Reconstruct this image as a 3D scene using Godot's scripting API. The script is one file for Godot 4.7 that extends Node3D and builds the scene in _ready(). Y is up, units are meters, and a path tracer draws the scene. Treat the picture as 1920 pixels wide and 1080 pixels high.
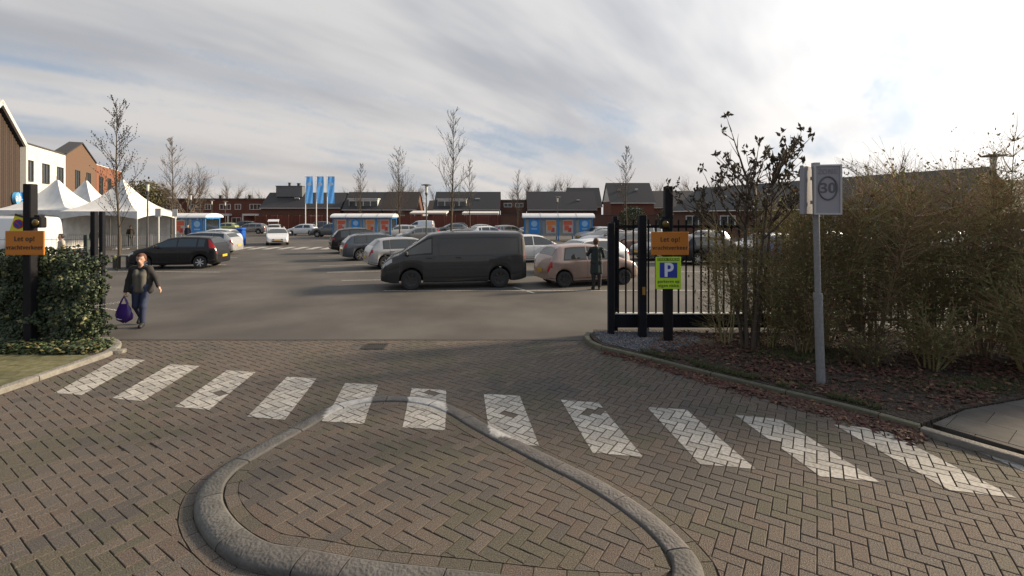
extends Node3D
# Entrance of a supermarket car park. x to the right, y up, d (= -z) away from the street.

class MB:
	var v := PackedVector3Array()
	var n := PackedVector3Array()
	var c := PackedColorArray()
	var ix := PackedInt32Array()
	var col := Color.WHITE
	func tri(a: Vector3, b: Vector3, e: Vector3) -> void:
		var m := (e - a).cross(b - a).normalized()
		var k := v.size()
		v.append(a); v.append(b); v.append(e)
		for i in 3:
			n.append(m); c.append(col); ix.append(k + i)
	func quad(a: Vector3, b: Vector3, e: Vector3, d: Vector3) -> void:
		var m := (e - a).cross(b - d).normalized()
		var k := v.size()
		v.append(a); v.append(b); v.append(e); v.append(d)
		for i in 4:
			n.append(m); c.append(col)
		ix.append_array(PackedInt32Array([k, k + 1, k + 2, k, k + 2, k + 3]))
	func quad_out(a: Vector3, b: Vector3, e: Vector3, d: Vector3, mid: Vector3) -> void:
		if (e - a).cross(b - d).dot((a + b + e + d) * 0.25 - mid) < 0.0:
			quad(d, e, b, a)
		else:
			quad(a, b, e, d)
	func tri_out(a: Vector3, b: Vector3, e: Vector3, mid: Vector3) -> void:
		if (e - a).cross(b - a).dot((a + b + e) / 3.0 - mid) < 0.0:
			tri(e, b, a)
		else:
			tri(a, b, e)
	func box(at: Vector3, s: Vector3, b := Basis.IDENTITY) -> void:
		var x := b.x * s.x * 0.5
		var y := b.y * s.y * 0.5
		var z := b.z * s.z * 0.5
		for f in [[x, y, z], [y, z, x], [z, x, y]]:
			var o: Vector3 = f[0]
			var p: Vector3 = f[1]
			var q: Vector3 = f[2]
			for sg in [-1.0, 1.0]:
				var m: Vector3 = at + o * sg
				quad_out(m - p - q, m + p - q, m + p + q, m - p + q, at)
	func bevel(at: Vector3, s: Vector3, r: float, bs := Basis.IDENTITY) -> void:
		var h := s * 0.5
		var i := h - Vector3(r, r, r)
		var pt := func(sx: float, sy: float, sz: float, ax: int) -> Vector3:
			var q := Vector3(sx * i.x, sy * i.y, sz * i.z)
			if ax == 0: q.x = sx * h.x
			elif ax == 1: q.y = sy * h.y
			else: q.z = sz * h.z
			return at + bs * q
		for a in [-1.0, 1.0]:
			quad_out(pt.call(a, -1.0, -1.0, 0), pt.call(a, 1.0, -1.0, 0), pt.call(a, 1.0, 1.0, 0), pt.call(a, -1.0, 1.0, 0), at)
			quad_out(pt.call(-1.0, a, -1.0, 1), pt.call(1.0, a, -1.0, 1), pt.call(1.0, a, 1.0, 1), pt.call(-1.0, a, 1.0, 1), at)
			quad_out(pt.call(-1.0, -1.0, a, 2), pt.call(1.0, -1.0, a, 2), pt.call(1.0, 1.0, a, 2), pt.call(-1.0, 1.0, a, 2), at)
			for b in [-1.0, 1.0]:
				quad_out(pt.call(a, b, -1.0, 0), pt.call(a, b, 1.0, 0), pt.call(a, b, 1.0, 1), pt.call(a, b, -1.0, 1), at)
				quad_out(pt.call(a, -1.0, b, 0), pt.call(a, 1.0, b, 0), pt.call(a, 1.0, b, 2), pt.call(a, -1.0, b, 2), at)
				quad_out(pt.call(-1.0, a, b, 1), pt.call(1.0, a, b, 1), pt.call(1.0, a, b, 2), pt.call(-1.0, a, b, 2), at)
				for e in [-1.0, 1.0]:
					tri_out(pt.call(a, b, e, 0), pt.call(a, b, e, 1), pt.call(a, b, e, 2), at)
	# rings of equal length, joined smoothly
	func loft(rings: Array, closed := false, flip := false) -> void:
		var base := v.size()
		var m: int = rings[0].size()
		for r in rings:
			for p in r:
				v.append(p); n.append(Vector3.ZERO); c.append(col)
		for r in rings.size() - 1:
			for i in (m if closed else m - 1):
				var a := base + r * m + i
				var b := base + (r + 1) * m + i
				var e := base + (r + 1) * m + (i + 1) % m
				var d := base + r * m + (i + 1) % m
				if flip:
					var t := b
					b = d
					d = t
				var w := (v[e] - v[a]).cross(v[b] - v[d])
				if w.length_squared() < 1e-16:
					continue
				for k in [a, b, e, d]:
					n[k] += w
				ix.append_array(PackedInt32Array([a, b, e, a, e, d]))
		for k in range(base, v.size()):
			n[k] = n[k].normalized() if n[k].length_squared() > 1e-18 else Vector3.UP
	func fan(ring: PackedVector3Array, tip: Vector3, flip := false) -> void:
		for i in ring.size():
			var j := (i + 1) % ring.size()
			if flip: tri(ring[j], ring[i], tip)
			else: tri(ring[i], ring[j], tip)
	func tube(path: PackedVector3Array, radii: PackedFloat32Array, sides := 5) -> void:
		var base := v.size()
		var up := Vector3.UP if absf((path[1] - path[0]).normalized().y) < 0.9 else Vector3.RIGHT
		for i in path.size():
			var t := (path[mini(i + 1, path.size() - 1)] - path[maxi(i - 1, 0)]).normalized()
			var s := t.cross(up)
			s = s.normalized() if s.length_squared() > 1e-8 else Vector3.FORWARD
			up = s.cross(t)
			for k in sides:
				var a := TAU * k / sides
				var w := s * cos(a) + up * sin(a)
				v.append(path[i] + w * radii[i]); n.append(w); c.append(col)
		for i in path.size() - 1:
			for k in sides:
				var a := base + i * sides + k
				var b := base + i * sides + (k + 1) % sides
				ix.append_array(PackedInt32Array([a, b, b + sides, a, b + sides, a + sides]))
	func rod(a: Vector3, b: Vector3, r: float, sides := 8, r2 := -1.0) -> void:
		if r2 < 0.0: r2 = r
		tube(PackedVector3Array([a, b]), PackedFloat32Array([r, r2]), sides)
		var t := (b - a).normalized()
		for e in [[a, r, -t], [b, r2, t]]:
			var s: Vector3 = t.cross(Vector3.UP if absf(t.y) < 0.9 else Vector3.RIGHT).normalized()
			var u := s.cross(t)
			for k in sides:
				var w0: Vector3 = s * cos(TAU * k / sides) + u * sin(TAU * k / sides)
				var w1: Vector3 = s * cos(TAU * (k + 1) / sides) + u * sin(TAU * (k + 1) / sides)
				tri_out(e[0], e[0] + w0 * e[1], e[0] + w1 * e[1], e[0] - e[2])
	# profile of (radius, height) turned round the y axis of t
	func lathe(prof: Array, sides := 16, t := Transform3D.IDENTITY) -> void:
		var rings := []
		for p in prof:
			var r := PackedVector3Array()
			for k in sides:
				r.append(t * Vector3(cos(TAU * k / sides) * p[0], p[1], sin(TAU * k / sides) * p[0]))
			rings.append(r)
		loft(rings, true)
	# flat polygon in (x, d), standing from y0 to y1
	func prism(poly: PackedVector2Array, y0: float, y1: float) -> void:
		var t := Geometry2D.triangulate_polygon(poly)
		var mid := Vector3.ZERO
		for p in poly: mid += Vector3(p.x, (y0 + y1) * 0.5, -p.y) / poly.size()
		for i in range(0, t.size(), 3):
			tri_out(Vector3(poly[t[i]].x, y1, -poly[t[i]].y), Vector3(poly[t[i + 1]].x, y1, -poly[t[i + 1]].y), Vector3(poly[t[i + 2]].x, y1, -poly[t[i + 2]].y), mid - Vector3(0, 50, 0))
		if y1 > y0:
			for i in poly.size():
				var a := poly[i]
				var b := poly[(i + 1) % poly.size()]
				quad_out(Vector3(a.x, y0, -a.y), Vector3(b.x, y0, -b.y), Vector3(b.x, y1, -b.y), Vector3(a.x, y1, -a.y), mid)
	func mesh() -> ArrayMesh:
		var a := []
		a.resize(Mesh.ARRAY_MAX)
		a[Mesh.ARRAY_VERTEX] = v
		a[Mesh.ARRAY_NORMAL] = n
		a[Mesh.ARRAY_COLOR] = c
		a[Mesh.ARRAY_INDEX] = ix
		var m := ArrayMesh.new()
		if v.size(): m.add_surface_from_arrays(Mesh.PRIMITIVE_TRIANGLES, a)
		return m

var rng := RandomNumberGenerator.new()
var mats := {}
var texs := {}

func V(x: float, y: float, d: float) -> Vector3:
	return Vector3(x, y, -d)

func rr(a: float, b: float) -> float:
	return rng.randf_range(a, b)

func noise_tex(key: String, size: int, freq: float, lo: Color, hi: Color, oct := 4, kind := FastNoiseLite.TYPE_SIMPLEX_SMOOTH, mid := 0.5) -> Texture2D:
	if not texs.has(key):
		var f := FastNoiseLite.new()
		f.noise_type = kind
		f.frequency = freq
		f.fractal_octaves = oct
		f.seed = hash(key) % 1000
		var t := NoiseTexture2D.new()
		t.width = size
		t.height = size
		t.seamless = true
		t.seamless_blend_skirt = 0.2
		t.noise = f
		var g := Gradient.new()
		g.set_color(0, lo)
		g.set_color(1, hi)
		if mid != 0.5:
			g.add_point(mid, lo.lerp(hi, 0.5))
		t.color_ramp = g
		texs[key] = t
	return texs[key]

# colours are linear, real-world base colours
func mat(key: String, col := Color.WHITE, rough := 0.8, metal := 0.0, vc := false) -> StandardMaterial3D:
	if not mats.has(key):
		var m := StandardMaterial3D.new()
		m.resource_name = key
		var a := col.a
		m.albedo_color = col.linear_to_srgb()
		m.albedo_color.a = a
		m.roughness = rough
		m.metallic = metal
		m.vertex_color_use_as_albedo = vc
		mats[key] = m
	return mats[key]

func tmat(key: String, col: Color, rough: float, tex: Texture2D, scale: float, vc := false, bump: Texture2D = null, bump_scale := 1.0) -> StandardMaterial3D:
	if mats.has(key): return mats[key]
	var m := mat(key, col, rough, 0.0, vc)
	m.albedo_texture = tex
	m.uv1_triplanar = true
	m.uv1_world_triplanar = true
	m.uv1_scale = Vector3(scale, scale, scale)
	if bump:
		m.normal_enabled = true
		m.normal_texture = bump
		m.normal_scale = bump_scale
	return m

func normal_tex(key: String, size: int, freq: float, strength := 4.0) -> Texture2D:
	if not texs.has(key):
		var f := FastNoiseLite.new()
		f.frequency = freq
		f.fractal_octaves = 3
		f.seed = 7
		var t := NoiseTexture2D.new()
		t.width = size
		t.height = size
		t.seamless = true
		t.as_normal_map = true
		t.bump_strength = strength
		t.noise = f
		texs[key] = t
	return texs[key]

func put(called: String, mb, m: Material, parent: Node = self, at := Vector3.ZERO) -> MeshInstance3D:
	var o := MeshInstance3D.new()
	o.name = called
	o.mesh = mb.mesh() if mb is MB else mb
	o.material_override = m
	o.position = at
	parent.add_child(o, true)
	return o

func tag(o: Node, label: String, category: String, group := "") -> Node:
	o.set_meta("label", label)
	o.set_meta("category", category)
	if group: o.set_meta("group", group)
	return o

func thing(called: String, label: String, category: String, at := Vector3.ZERO, turn := 0.0, group := "") -> Node3D:
	var o := Node3D.new()
	o.name = called
	add_child(o, true)
	o.position = at
	o.rotation.y = turn
	tag(o, label, category, group)
	return o

func setting(o: Node, label := "") -> Node:
	o.set_meta("kind", "structure")
	if label: o.set_meta("label", label)
	return o

func multi(called: String, mesh: Mesh, m: Material, xf: Array, cols: Array, parent: Node = self) -> MultiMeshInstance3D:
	var mm := MultiMesh.new()
	mm.transform_format = MultiMesh.TRANSFORM_3D
	mm.use_colors = not cols.is_empty()
	mm.mesh = mesh
	mm.instance_count = xf.size()
	for i in xf.size():
		mm.set_instance_transform(i, xf[i])
		if cols: mm.set_instance_color(i, cols[i])
	var o := MultiMeshInstance3D.new()
	o.name = called
	o.multimesh = mm
	o.material_override = m
	parent.add_child(o, true)
	o.set_meta("kind", "stuff")
	return o

func lettering(words: String, height: float, m: Material, parent: Node, at: Vector3, bold := true, thick := 0.004, turn := 0.0) -> MeshInstance3D:
	var t := TextMesh.new()
	var f := SystemFont.new()
	f.font_names = PackedStringArray(["Droid Sans"])
	f.font_weight = 700 if bold else 400
	t.font = f
	t.text = words
	t.font_size = 64
	t.pixel_size = height / 46.0
	t.depth = thick
	var o := put("lettering", t, m, parent, at)
	o.rotation.y = turn
	return o

func smooth_path(p: Array, closed: bool, step: float) -> PackedVector2Array:
	var out := PackedVector2Array()
	var n := p.size()
	for i in (n if closed else n - 1):
		var a: Vector2 = p[(i - 1 + n) % n] if closed or i > 0 else p[i]
		var b: Vector2 = p[i]
		var c: Vector2 = p[(i + 1) % n]
		var e: Vector2 = p[(i + 2) % n] if closed or i + 2 < n else c
		var k := maxi(1, int(b.distance_to(c) / step))
		for j in k:
			out.append(b.cubic_interpolate(c, a, e, float(j) / k))
	if not closed: out.append(p[n - 1])
	return out

# ---------------------------------------------------------------- camera, sky, sun
const SUN_AZ := 72.0
const SUN_EL := 23.0

func sun_dir() -> Vector3:
	var a := deg_to_rad(SUN_AZ)
	var e := deg_to_rad(SUN_EL)
	return Vector3(sin(a) * cos(e), sin(e), -cos(a) * cos(e))

func make_camera() -> void:
	var cam := Camera3D.new()
	cam.name = "camera"
	cam.projection = Camera3D.PROJECTION_FRUSTUM
	cam.near = 0.1
	cam.far = 900.0
	cam.size = 0.1 * 1080.0 / 880.0
	cam.frustum_offset = Vector2(0.0, -0.1 * 135.0 / 880.0)
	cam.position = Vector3(0, 2.5, 0)
	add_child(cam)
	cam.current = true

func make_sky() -> void:
	var w := 2048
	var h := 1024
	var im := Image.create_empty(w, h, false, Image.FORMAT_RGBF)
	var fa := FastNoiseLite.new()
	fa.seed = 11; fa.frequency = 0.55; fa.fractal_octaves = 6; fa.fractal_gain = 0.55
	fa.domain_warp_enabled = true; fa.domain_warp_amplitude = 1.1; fa.domain_warp_frequency = 0.35
	var fb := FastNoiseLite.new()
	fb.seed = 23; fb.frequency = 0.28; fb.fractal_octaves = 4
	var fc := FastNoiseLite.new()
	fc.seed = 5; fc.frequency = 1.6; fc.fractal_octaves = 4; fc.fractal_gain = 0.6
	var sun := sun_dir()
	var ca := cos(deg_to_rad(38.0))
	var sa := sin(deg_to_rad(38.0))
	for j in h:
		var el := (0.5 - (j + 0.5) / h) * PI
		if el < -0.02:
			im.fill_rect(Rect2i(0, j, w, h - j), Color(0.16, 0.15, 0.14))
			break
		var y := sin(maxf(el, 0.004))
		var ce := cos(el)
		for i in w:
			var az := (i + 0.5) / w * TAU
			var x := sin(az) * ce
			var z := cos(az) * ce
			var k := 1.0 / (y + 0.14)
			# along the streaks (s) and across them (t)
			var s := (x * sa + z * ca) * k
			var t := (x * ca - z * sa) * k
			var big := fb.get_noise_2d(s * 0.45, t * 0.9)
			var thin := fa.get_noise_2d(s * 0.5, t * 1.5)
			var fine := fc.get_noise_2d(s * 0.5, t * 2.0)
			var cover := smoothstep(-0.42, 0.30, big * 0.6 + thin * 0.85 + fine * 0.30 + 0.13)
			var grey := smoothstep(-0.3, 0.5, fb.get_noise_2d(s * 0.8 + 40.0, t * 1.6) + fine * 0.25)
			var low := exp(-maxf(el, 0.0) * 7.0)
			var ang := acos(clampf(Vector3(x, y, -z).dot(sun), -1.0, 1.0))
			var near := exp(-ang * ang * 1.5)
			var gap := Color(0.175, 0.24, 0.335).lerp(Color(0.32, 0.34, 0.35), low)
			var cl := Color(0.415, 0.413, 0.415).lerp(Color(0.245, 0.26, 0.29), grey)
			cl = cl.lerp(Color(0.44, 0.395, 0.355), low * 0.85)
			var q := gap.lerp(cl, cover)
			q = q * (1.0 + 0.65 * near * (0.75 + 0.35 * cover))
			q += Color(1.0, 0.97, 0.91) * (0.34 * exp(-ang * ang * 2.8))
			q += Color(1.0, 0.95, 0.84) * (1.3 * exp(-ang * ang * 8.0))
			im.set_pixel(i, j, q)
	var m := PanoramaSkyMaterial.new()
	m.panorama = ImageTexture.create_from_image(im)
	var sky := Sky.new()
	sky.sky_material = m
	var env := Environment.new()
	env.background_mode = Environment.BG_SKY
	env.sky = sky
	env.tonemap_mode = Environment.TONE_MAPPER_LINEAR
	env.tonemap_exposure = 1.6
	env.sdfgi_enabled = true
	env.ssao_enabled = true
	env.ssil_enabled = true
	var we := WorldEnvironment.new()
	we.name = "world_environment"
	we.environment = env
	add_child(we)

func make_sun() -> void:
	var l := DirectionalLight3D.new()
	l.name = "sun"
	l.light_color = Color(1.0, 0.90, 0.76)
	l.light_energy = 1.6
	l.light_angular_distance = 7.0
	l.shadow_enabled = true
	add_child(l)
	l.look_at_from_position(sun_dir() * 10.0, Vector3.ZERO)
# ---------------------------------------------------------------- ground and paving
var ISLAND := [Vector2(-1.54, 3.24), Vector2(-1.9, 3.32), Vector2(-2.24, 3.52), Vector2(-2.52, 3.76), Vector2(-2.7, 3.98), Vector2(-2.83, 4.25), Vector2(-2.86, 4.52), Vector2(-2.80, 4.80), Vector2(-2.69, 5.14), Vector2(-2.53, 5.57), Vector2(-2.38, 6.0), Vector2(-2.18, 6.24), Vector2(-1.88, 6.38), Vector2(-1.45, 6.40), Vector2(-0.99, 6.25), Vector2(-0.61, 5.93), Vector2(-0.28, 5.53), Vector2(0.28, 4.94), Vector2(0.84, 4.36), Vector2(1.15, 3.92), Vector2(1.3, 3.58), Vector2(1.34, 3.3), Vector2(1.22, 3.02), Vector2(0.95, 2.9), Vector2(0.4, 2.92), Vector2(-0.3, 3.02), Vector2(-1.0, 3.12)]
var BED := [Vector2(1.64, 9.75), Vector2(1.56, 9.45), Vector2(1.58, 9.1), Vector2(1.74, 8.76), Vector2(2.25, 8.24), Vector2(3.08, 7.33), Vector2(3.71, 6.67), Vector2(4.36, 6.0), Vector2(4.77, 5.46)]
var STRIPES := [
	[-6.93, 8.24, -6.36, 8.14, -6.0, 6.54, -6.46, 6.62], [-5.76, 7.91, -5.2, 7.82, -4.98, 6.32, -5.48, 6.43], [-4.62, 7.6, -4.1, 7.51, -3.9, 6.04, -4.42, 6.14],
	[-3.5, 7.3, -3.0, 7.21, -2.78, 5.74, -3.3, 5.84], [-2.5, 7.03, -1.98, 6.94, -1.74, 5.52, -2.27, 5.6], [-1.46, 6.81, -0.94, 6.73, -0.76, 5.36, -1.27, 5.43],
	[-0.4, 6.59, 0.11, 6.52, 0.3, 5.09, -0.24, 5.2], [0.66, 6.38, 1.16, 6.28, 1.36, 4.86, 0.85, 4.95], [1.76, 6.14, 2.25, 6.05, 2.41, 4.63, 1.89, 4.72],
	[2.8, 5.9, 3.3, 5.77, 3.45, 4.4, 2.95, 4.5], [3.85, 5.62, 4.34, 5.48, 4.47, 4.15, 3.98, 4.27], [4.93, 5.0, 5.1, 4.76, 5.6, 3.95, 5.1, 4.05]]
var stripe_polys: Array[PackedVector2Array] = []
var tones: Array[Color] = []
const ISLAND_Y := 0.05
const PIT := 0.014   # depth of the joints

func painted(p: Vector2) -> bool:
	for s in stripe_polys:
		if Geometry2D.is_point_in_polygon(p, s): return true
	return false

func brick_mats() -> Array:
	var grain := noise_tex("brick grain", 512, 0.06, Color(0.34, 0.34, 0.34), Color(1, 1, 1), 5)
	var bump := normal_tex("brick bump", 256, 0.12, 5.0)
	var out := []
	for i in tones.size():
		out.append(tmat("paving brick %d" % i, tones[i], 0.85, grain, 2.3, false, bump, 0.7))
	out.append(tmat("paving bricks", Color.WHITE, 0.85, grain, 2.3, true, bump, 0.7))
	return out

func brick_mesh(len_: float, wid: float, hgt: float, r: float) -> ArrayMesh:
	var b := MB.new()
	var x := len_ * 0.5
	var z := wid * 0.5
	var t := [Vector3(-x + r, 0, -z + r), Vector3(x - r, 0, -z + r), Vector3(x - r, 0, z - r), Vector3(-x + r, 0, z - r)]
	var e := [Vector3(-x, -r, -z), Vector3(x, -r, -z), Vector3(x, -r, z), Vector3(-x, -r, z)]
	var mid := Vector3(0, -hgt * 0.5, 0)
	b.quad_out(t[0], t[1], t[2], t[3], mid)
	for i in 4:
		var j := (i + 1) % 4
		b.quad_out(t[i], t[j], e[j], e[i], mid)
		b.quad_out(e[i], e[j], e[j] - Vector3(0, hgt, 0), e[i] - Vector3(0, hgt, 0), mid)
	return b.mesh()

func tone_at(p: Vector2, fa: FastNoiseLite, fb: FastNoiseLite) -> int:
	var moss := fa.get_noise_2d(p.x, p.y) + 0.28 * rng.randf()
	var dark := fb.get_noise_2d(p.x, p.y)
	if moss > 0.36: return 9 + rng.randi() % 3
	if dark > 0.22 + 0.2 * rng.randf(): return 6 + rng.randi() % 3
	return rng.randi() % 6

# bricks of one field: whole ones as copies (the first ones nearest the camera as parts), cut ones in one mesh
func lay_bricks(parent: Node3D, outline: PackedVector2Array, hole: PackedVector2Array, top: float, area: Rect2, parts: int, paint: Array) -> void:
	var u := 0.1085
	var ang := deg_to_rad(-33.0)
	var ex := Vector2(cos(ang), sin(ang))
	var ey := Vector2(-sin(ang), cos(ang))
	var ms := brick_mats()
	var mesh := brick_mesh(u * 2.0 - 0.0075, u - 0.0075, 0.05, 0.004)
	var fa := FastNoiseLite.new(); fa.seed = 3; fa.frequency = 0.55; fa.fractal_octaves = 4
	var fb := FastNoiseLite.new(); fb.seed = 8; fb.frequency = 0.5; fb.fractal_octaves = 3
	var whole := []
	var cut := MB.new()
	var centre := area.get_center()
	var reach := int(area.size.length() * 0.5 / u) + 2
	var cu := int(round(centre.dot(ex) / u))
	var cv := int(round(centre.dot(ey) / u))
	for i in range(cu - reach, cu + reach):
		for j in range(cv - reach, cv + reach):
			var t := posmod(i - j, 4)
			if t != 0 and t != 3: continue
			var lon := Vector2(2, 1) if t == 0 else Vector2(1, 2)
			var m := (ex * (i + lon.x * 0.5) + ey * (j + lon.y * 0.5)) * u
			if not area.has_point(m): continue
			var hx := ex * (lon.x * u - 0.0075) * 0.5
			var hy := ey * (lon.y * u - 0.0075) * 0.5
			var poly := PackedVector2Array([m - hx - hy, m + hx - hy, m + hx + hy, m - hx + hy])
			var inside := 0
			for p in poly:
				if Geometry2D.is_point_in_polygon(p, outline) and (hole.is_empty() or not Geometry2D.is_point_in_polygon(p, hole)): inside += 1
			if inside == 0: continue
			var tone := tone_at(m, fa, fb)
			var pieces: Array[PackedVector2Array] = [poly]
			var lift := rr(-0.0018, 0.0018)
			if m.distance_to(Vector2(-4.03, 5.18)) < 0.13 or m.distance_to(Vector2(-4.22, 5.08)) < 0.09: lift = -0.011 # a sunken spot
			if inside == 4:
				var b := Basis(Vector3.UP, ang + (0.0 if t == 0 else PI / 2) + rr(-0.012, 0.012))
				b = b * Basis(Vector3.RIGHT, rr(-0.012, 0.012)) * Basis(Vector3.BACK, rr(-0.006, 0.006))
				whole.append([m, Transform3D(b, V(m.x, top + lift, m.y)), tone])
			else:
				pieces = Geometry2D.intersect_polygons(poly, outline)
				if not hole.is_empty():
					var left: Array[PackedVector2Array] = []
					for q in pieces: left.append_array(Geometry2D.clip_polygons(q, hole))
					pieces = left
				cut.col = tones[tone]
				for q in pieces:
					if q.size() >= 3 and not Geometry2D.triangulate_polygon(q).is_empty(): cut.prism(q, top - 0.05, top + lift)
			for s in stripe_polys.size():
				if stripe_polys[s][0].distance_to(m) > 2.2: continue
				for q in pieces:
					for z0 in Geometry2D.intersect_polygons(q, stripe_polys[s]):
						if rng.randf() < 0.015: continue
						var zs := Geometry2D.offset_polygon(z0, -0.003)
						if zs.is_empty(): continue
						var z := zs[0]
						if z.size() >= 3 and not Geometry2D.triangulate_polygon(z).is_empty():
							var sh := rr(0.66, 1.0)
							paint[s].col = Color(sh, sh, sh)
							paint[s].prism(z, top + 0.0025 + lift, top + 0.0045 + lift)
	whole.sort_custom(func(a, b): return (a[0].y + absf(a[0].x) * 0.25 + (0.0 if a[0].y > 3.15 and absf(a[0].x) < a[0].y * 1.09 + 0.1 else 50.0)) < (b[0].y + absf(b[0].x) * 0.25 + (0.0 if b[0].y > 3.15 and absf(b[0].x) < b[0].y * 1.09 + 0.1 else 50.0)))
	var xf := []
	var cs := []
	for k in whole.size():
		if k < parts:
			var o := put("brick", mesh, ms[whole[k][2]], parent)
			o.transform = whole[k][1]
		else:
			xf.append(whole[k][1])
			cs.append(tones[whole[k][2]])
	multi("brick_field", mesh, ms[-1], xf, cs, parent)
	var o2 := put("cut_bricks", cut, ms[-1], parent)
	o2.set_meta("kind", "stuff")

# one row of bricks laid along a path
func border_bricks(parent: Node3D, path: PackedVector2Array, closed: bool, top: float, wid: float, paint: Array) -> void:
	var ms := brick_mats()
	var b := MB.new()
	var along := 0.0
	var prev := path[0]
	var left := PackedVector2Array()
	var n := path.size()
	var start := 0
	for i in range(1, n + (1 if closed else 0)):
		var p := path[i % n]
		along += prev.distance_to(p)
		prev = p
		if along > 0.205 or i == n - (0 if closed else 1):
			var quad := PackedVector2Array()
			for e in [[start, 0.004, 1], [i, -0.004, 0]]:
				var q0 := path[e[0] % n]
				var tg := (path[(e[0] + 1) % n] - path[(e[0] - 1 + n) % n]).normalized()
				var nm := Vector2(-tg.y, tg.x)
				q0 += tg * e[1]
				if e[2] == 1: quad.append_array([q0 - nm * wid * 0.5, q0 + nm * wid * 0.5])
				else: quad.append_array([q0 + nm * wid * 0.5, q0 - nm * wid * 0.5])
			b.col = tones[rng.randi() % 6 if rng.randf() < 0.7 else 9 + rng.randi() % 3]
			b.prism(quad, top - 0.05, top + rr(-0.001, 0.0015))
			for s in stripe_polys.size():
				for z in Geometry2D.intersect_polygons(quad, stripe_polys[s]):
					if z.size() >= 3 and not Geometry2D.triangulate_polygon(z).is_empty(): paint[s].prism(z, top + 0.003, top + 0.005)
			start = i
			along = 0.0
	var o := put("border_bricks", b, ms[-1], parent)
	o.set_meta("kind", "stuff")

# kerb stones following a path; the stones lie on the side of normal * side
func kerb(parent: Node3D, path: PackedVector2Array, closed: bool, side: float, prof: Array, stone: float, m: Material, paint_it: bool, base: Color) -> void:
	var n := path.size()
	var rings := []
	var rows := []
	var along := 0.0
	var tone := base
	var b := MB.new()
	for i in range(0, n + (1 if closed else 0)):
		var p := path[i % n]
		var a := path[(i - 1 + n) % n] if closed or i > 0 else p
		var c := path[(i + 1) % n] if closed or i < n - 1 else p
		var tg := (c - a).normalized()
		var nm := Vector2(-tg.y, tg.x) * side
		var r := PackedVector3Array()
		for q in prof:
			var w: Vector2 = p + nm * q[0]
			r.append(V(w.x, q[1], w.y))
		rings.append(r)
		if i > 0: along += path[(i - 1) % n].distance_to(p)
		if along > stone or i == n - (0 if closed else 1):
			var sh := rr(0.85, 1.12)
			b.col = Color(base.r * sh, base.g * sh, base.b * sh)
			# a joint: draw the last ring in a little
			var gap: Vector3 = (rings[-2][0] - rings[-1][0]).normalized() * 0.012
			var last := PackedVector3Array()
			for q in rings[-1]: last.append(q + gap)
			rings[-1] = last
			var k0 := b.v.size()
			b.loft(rings, false, side < 0.0)
			if paint_it:
				for k in range(k0, b.v.size()):
					if absf(b.n[k].y) > 0.25 and painted(Vector2(b.v[k].x, -b.v[k].z)): b.c[k] = Color(0.5, 0.49, 0.47)
			for e in [rings[0], rings[-1]]:
				for q in range(1, e.size() - 1): b.tri(e[0], e[q], e[q + 1])
			put("kerb_stone", b, m, parent)
			b = MB.new()
			rings = [r]
			along = 0.0

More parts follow.
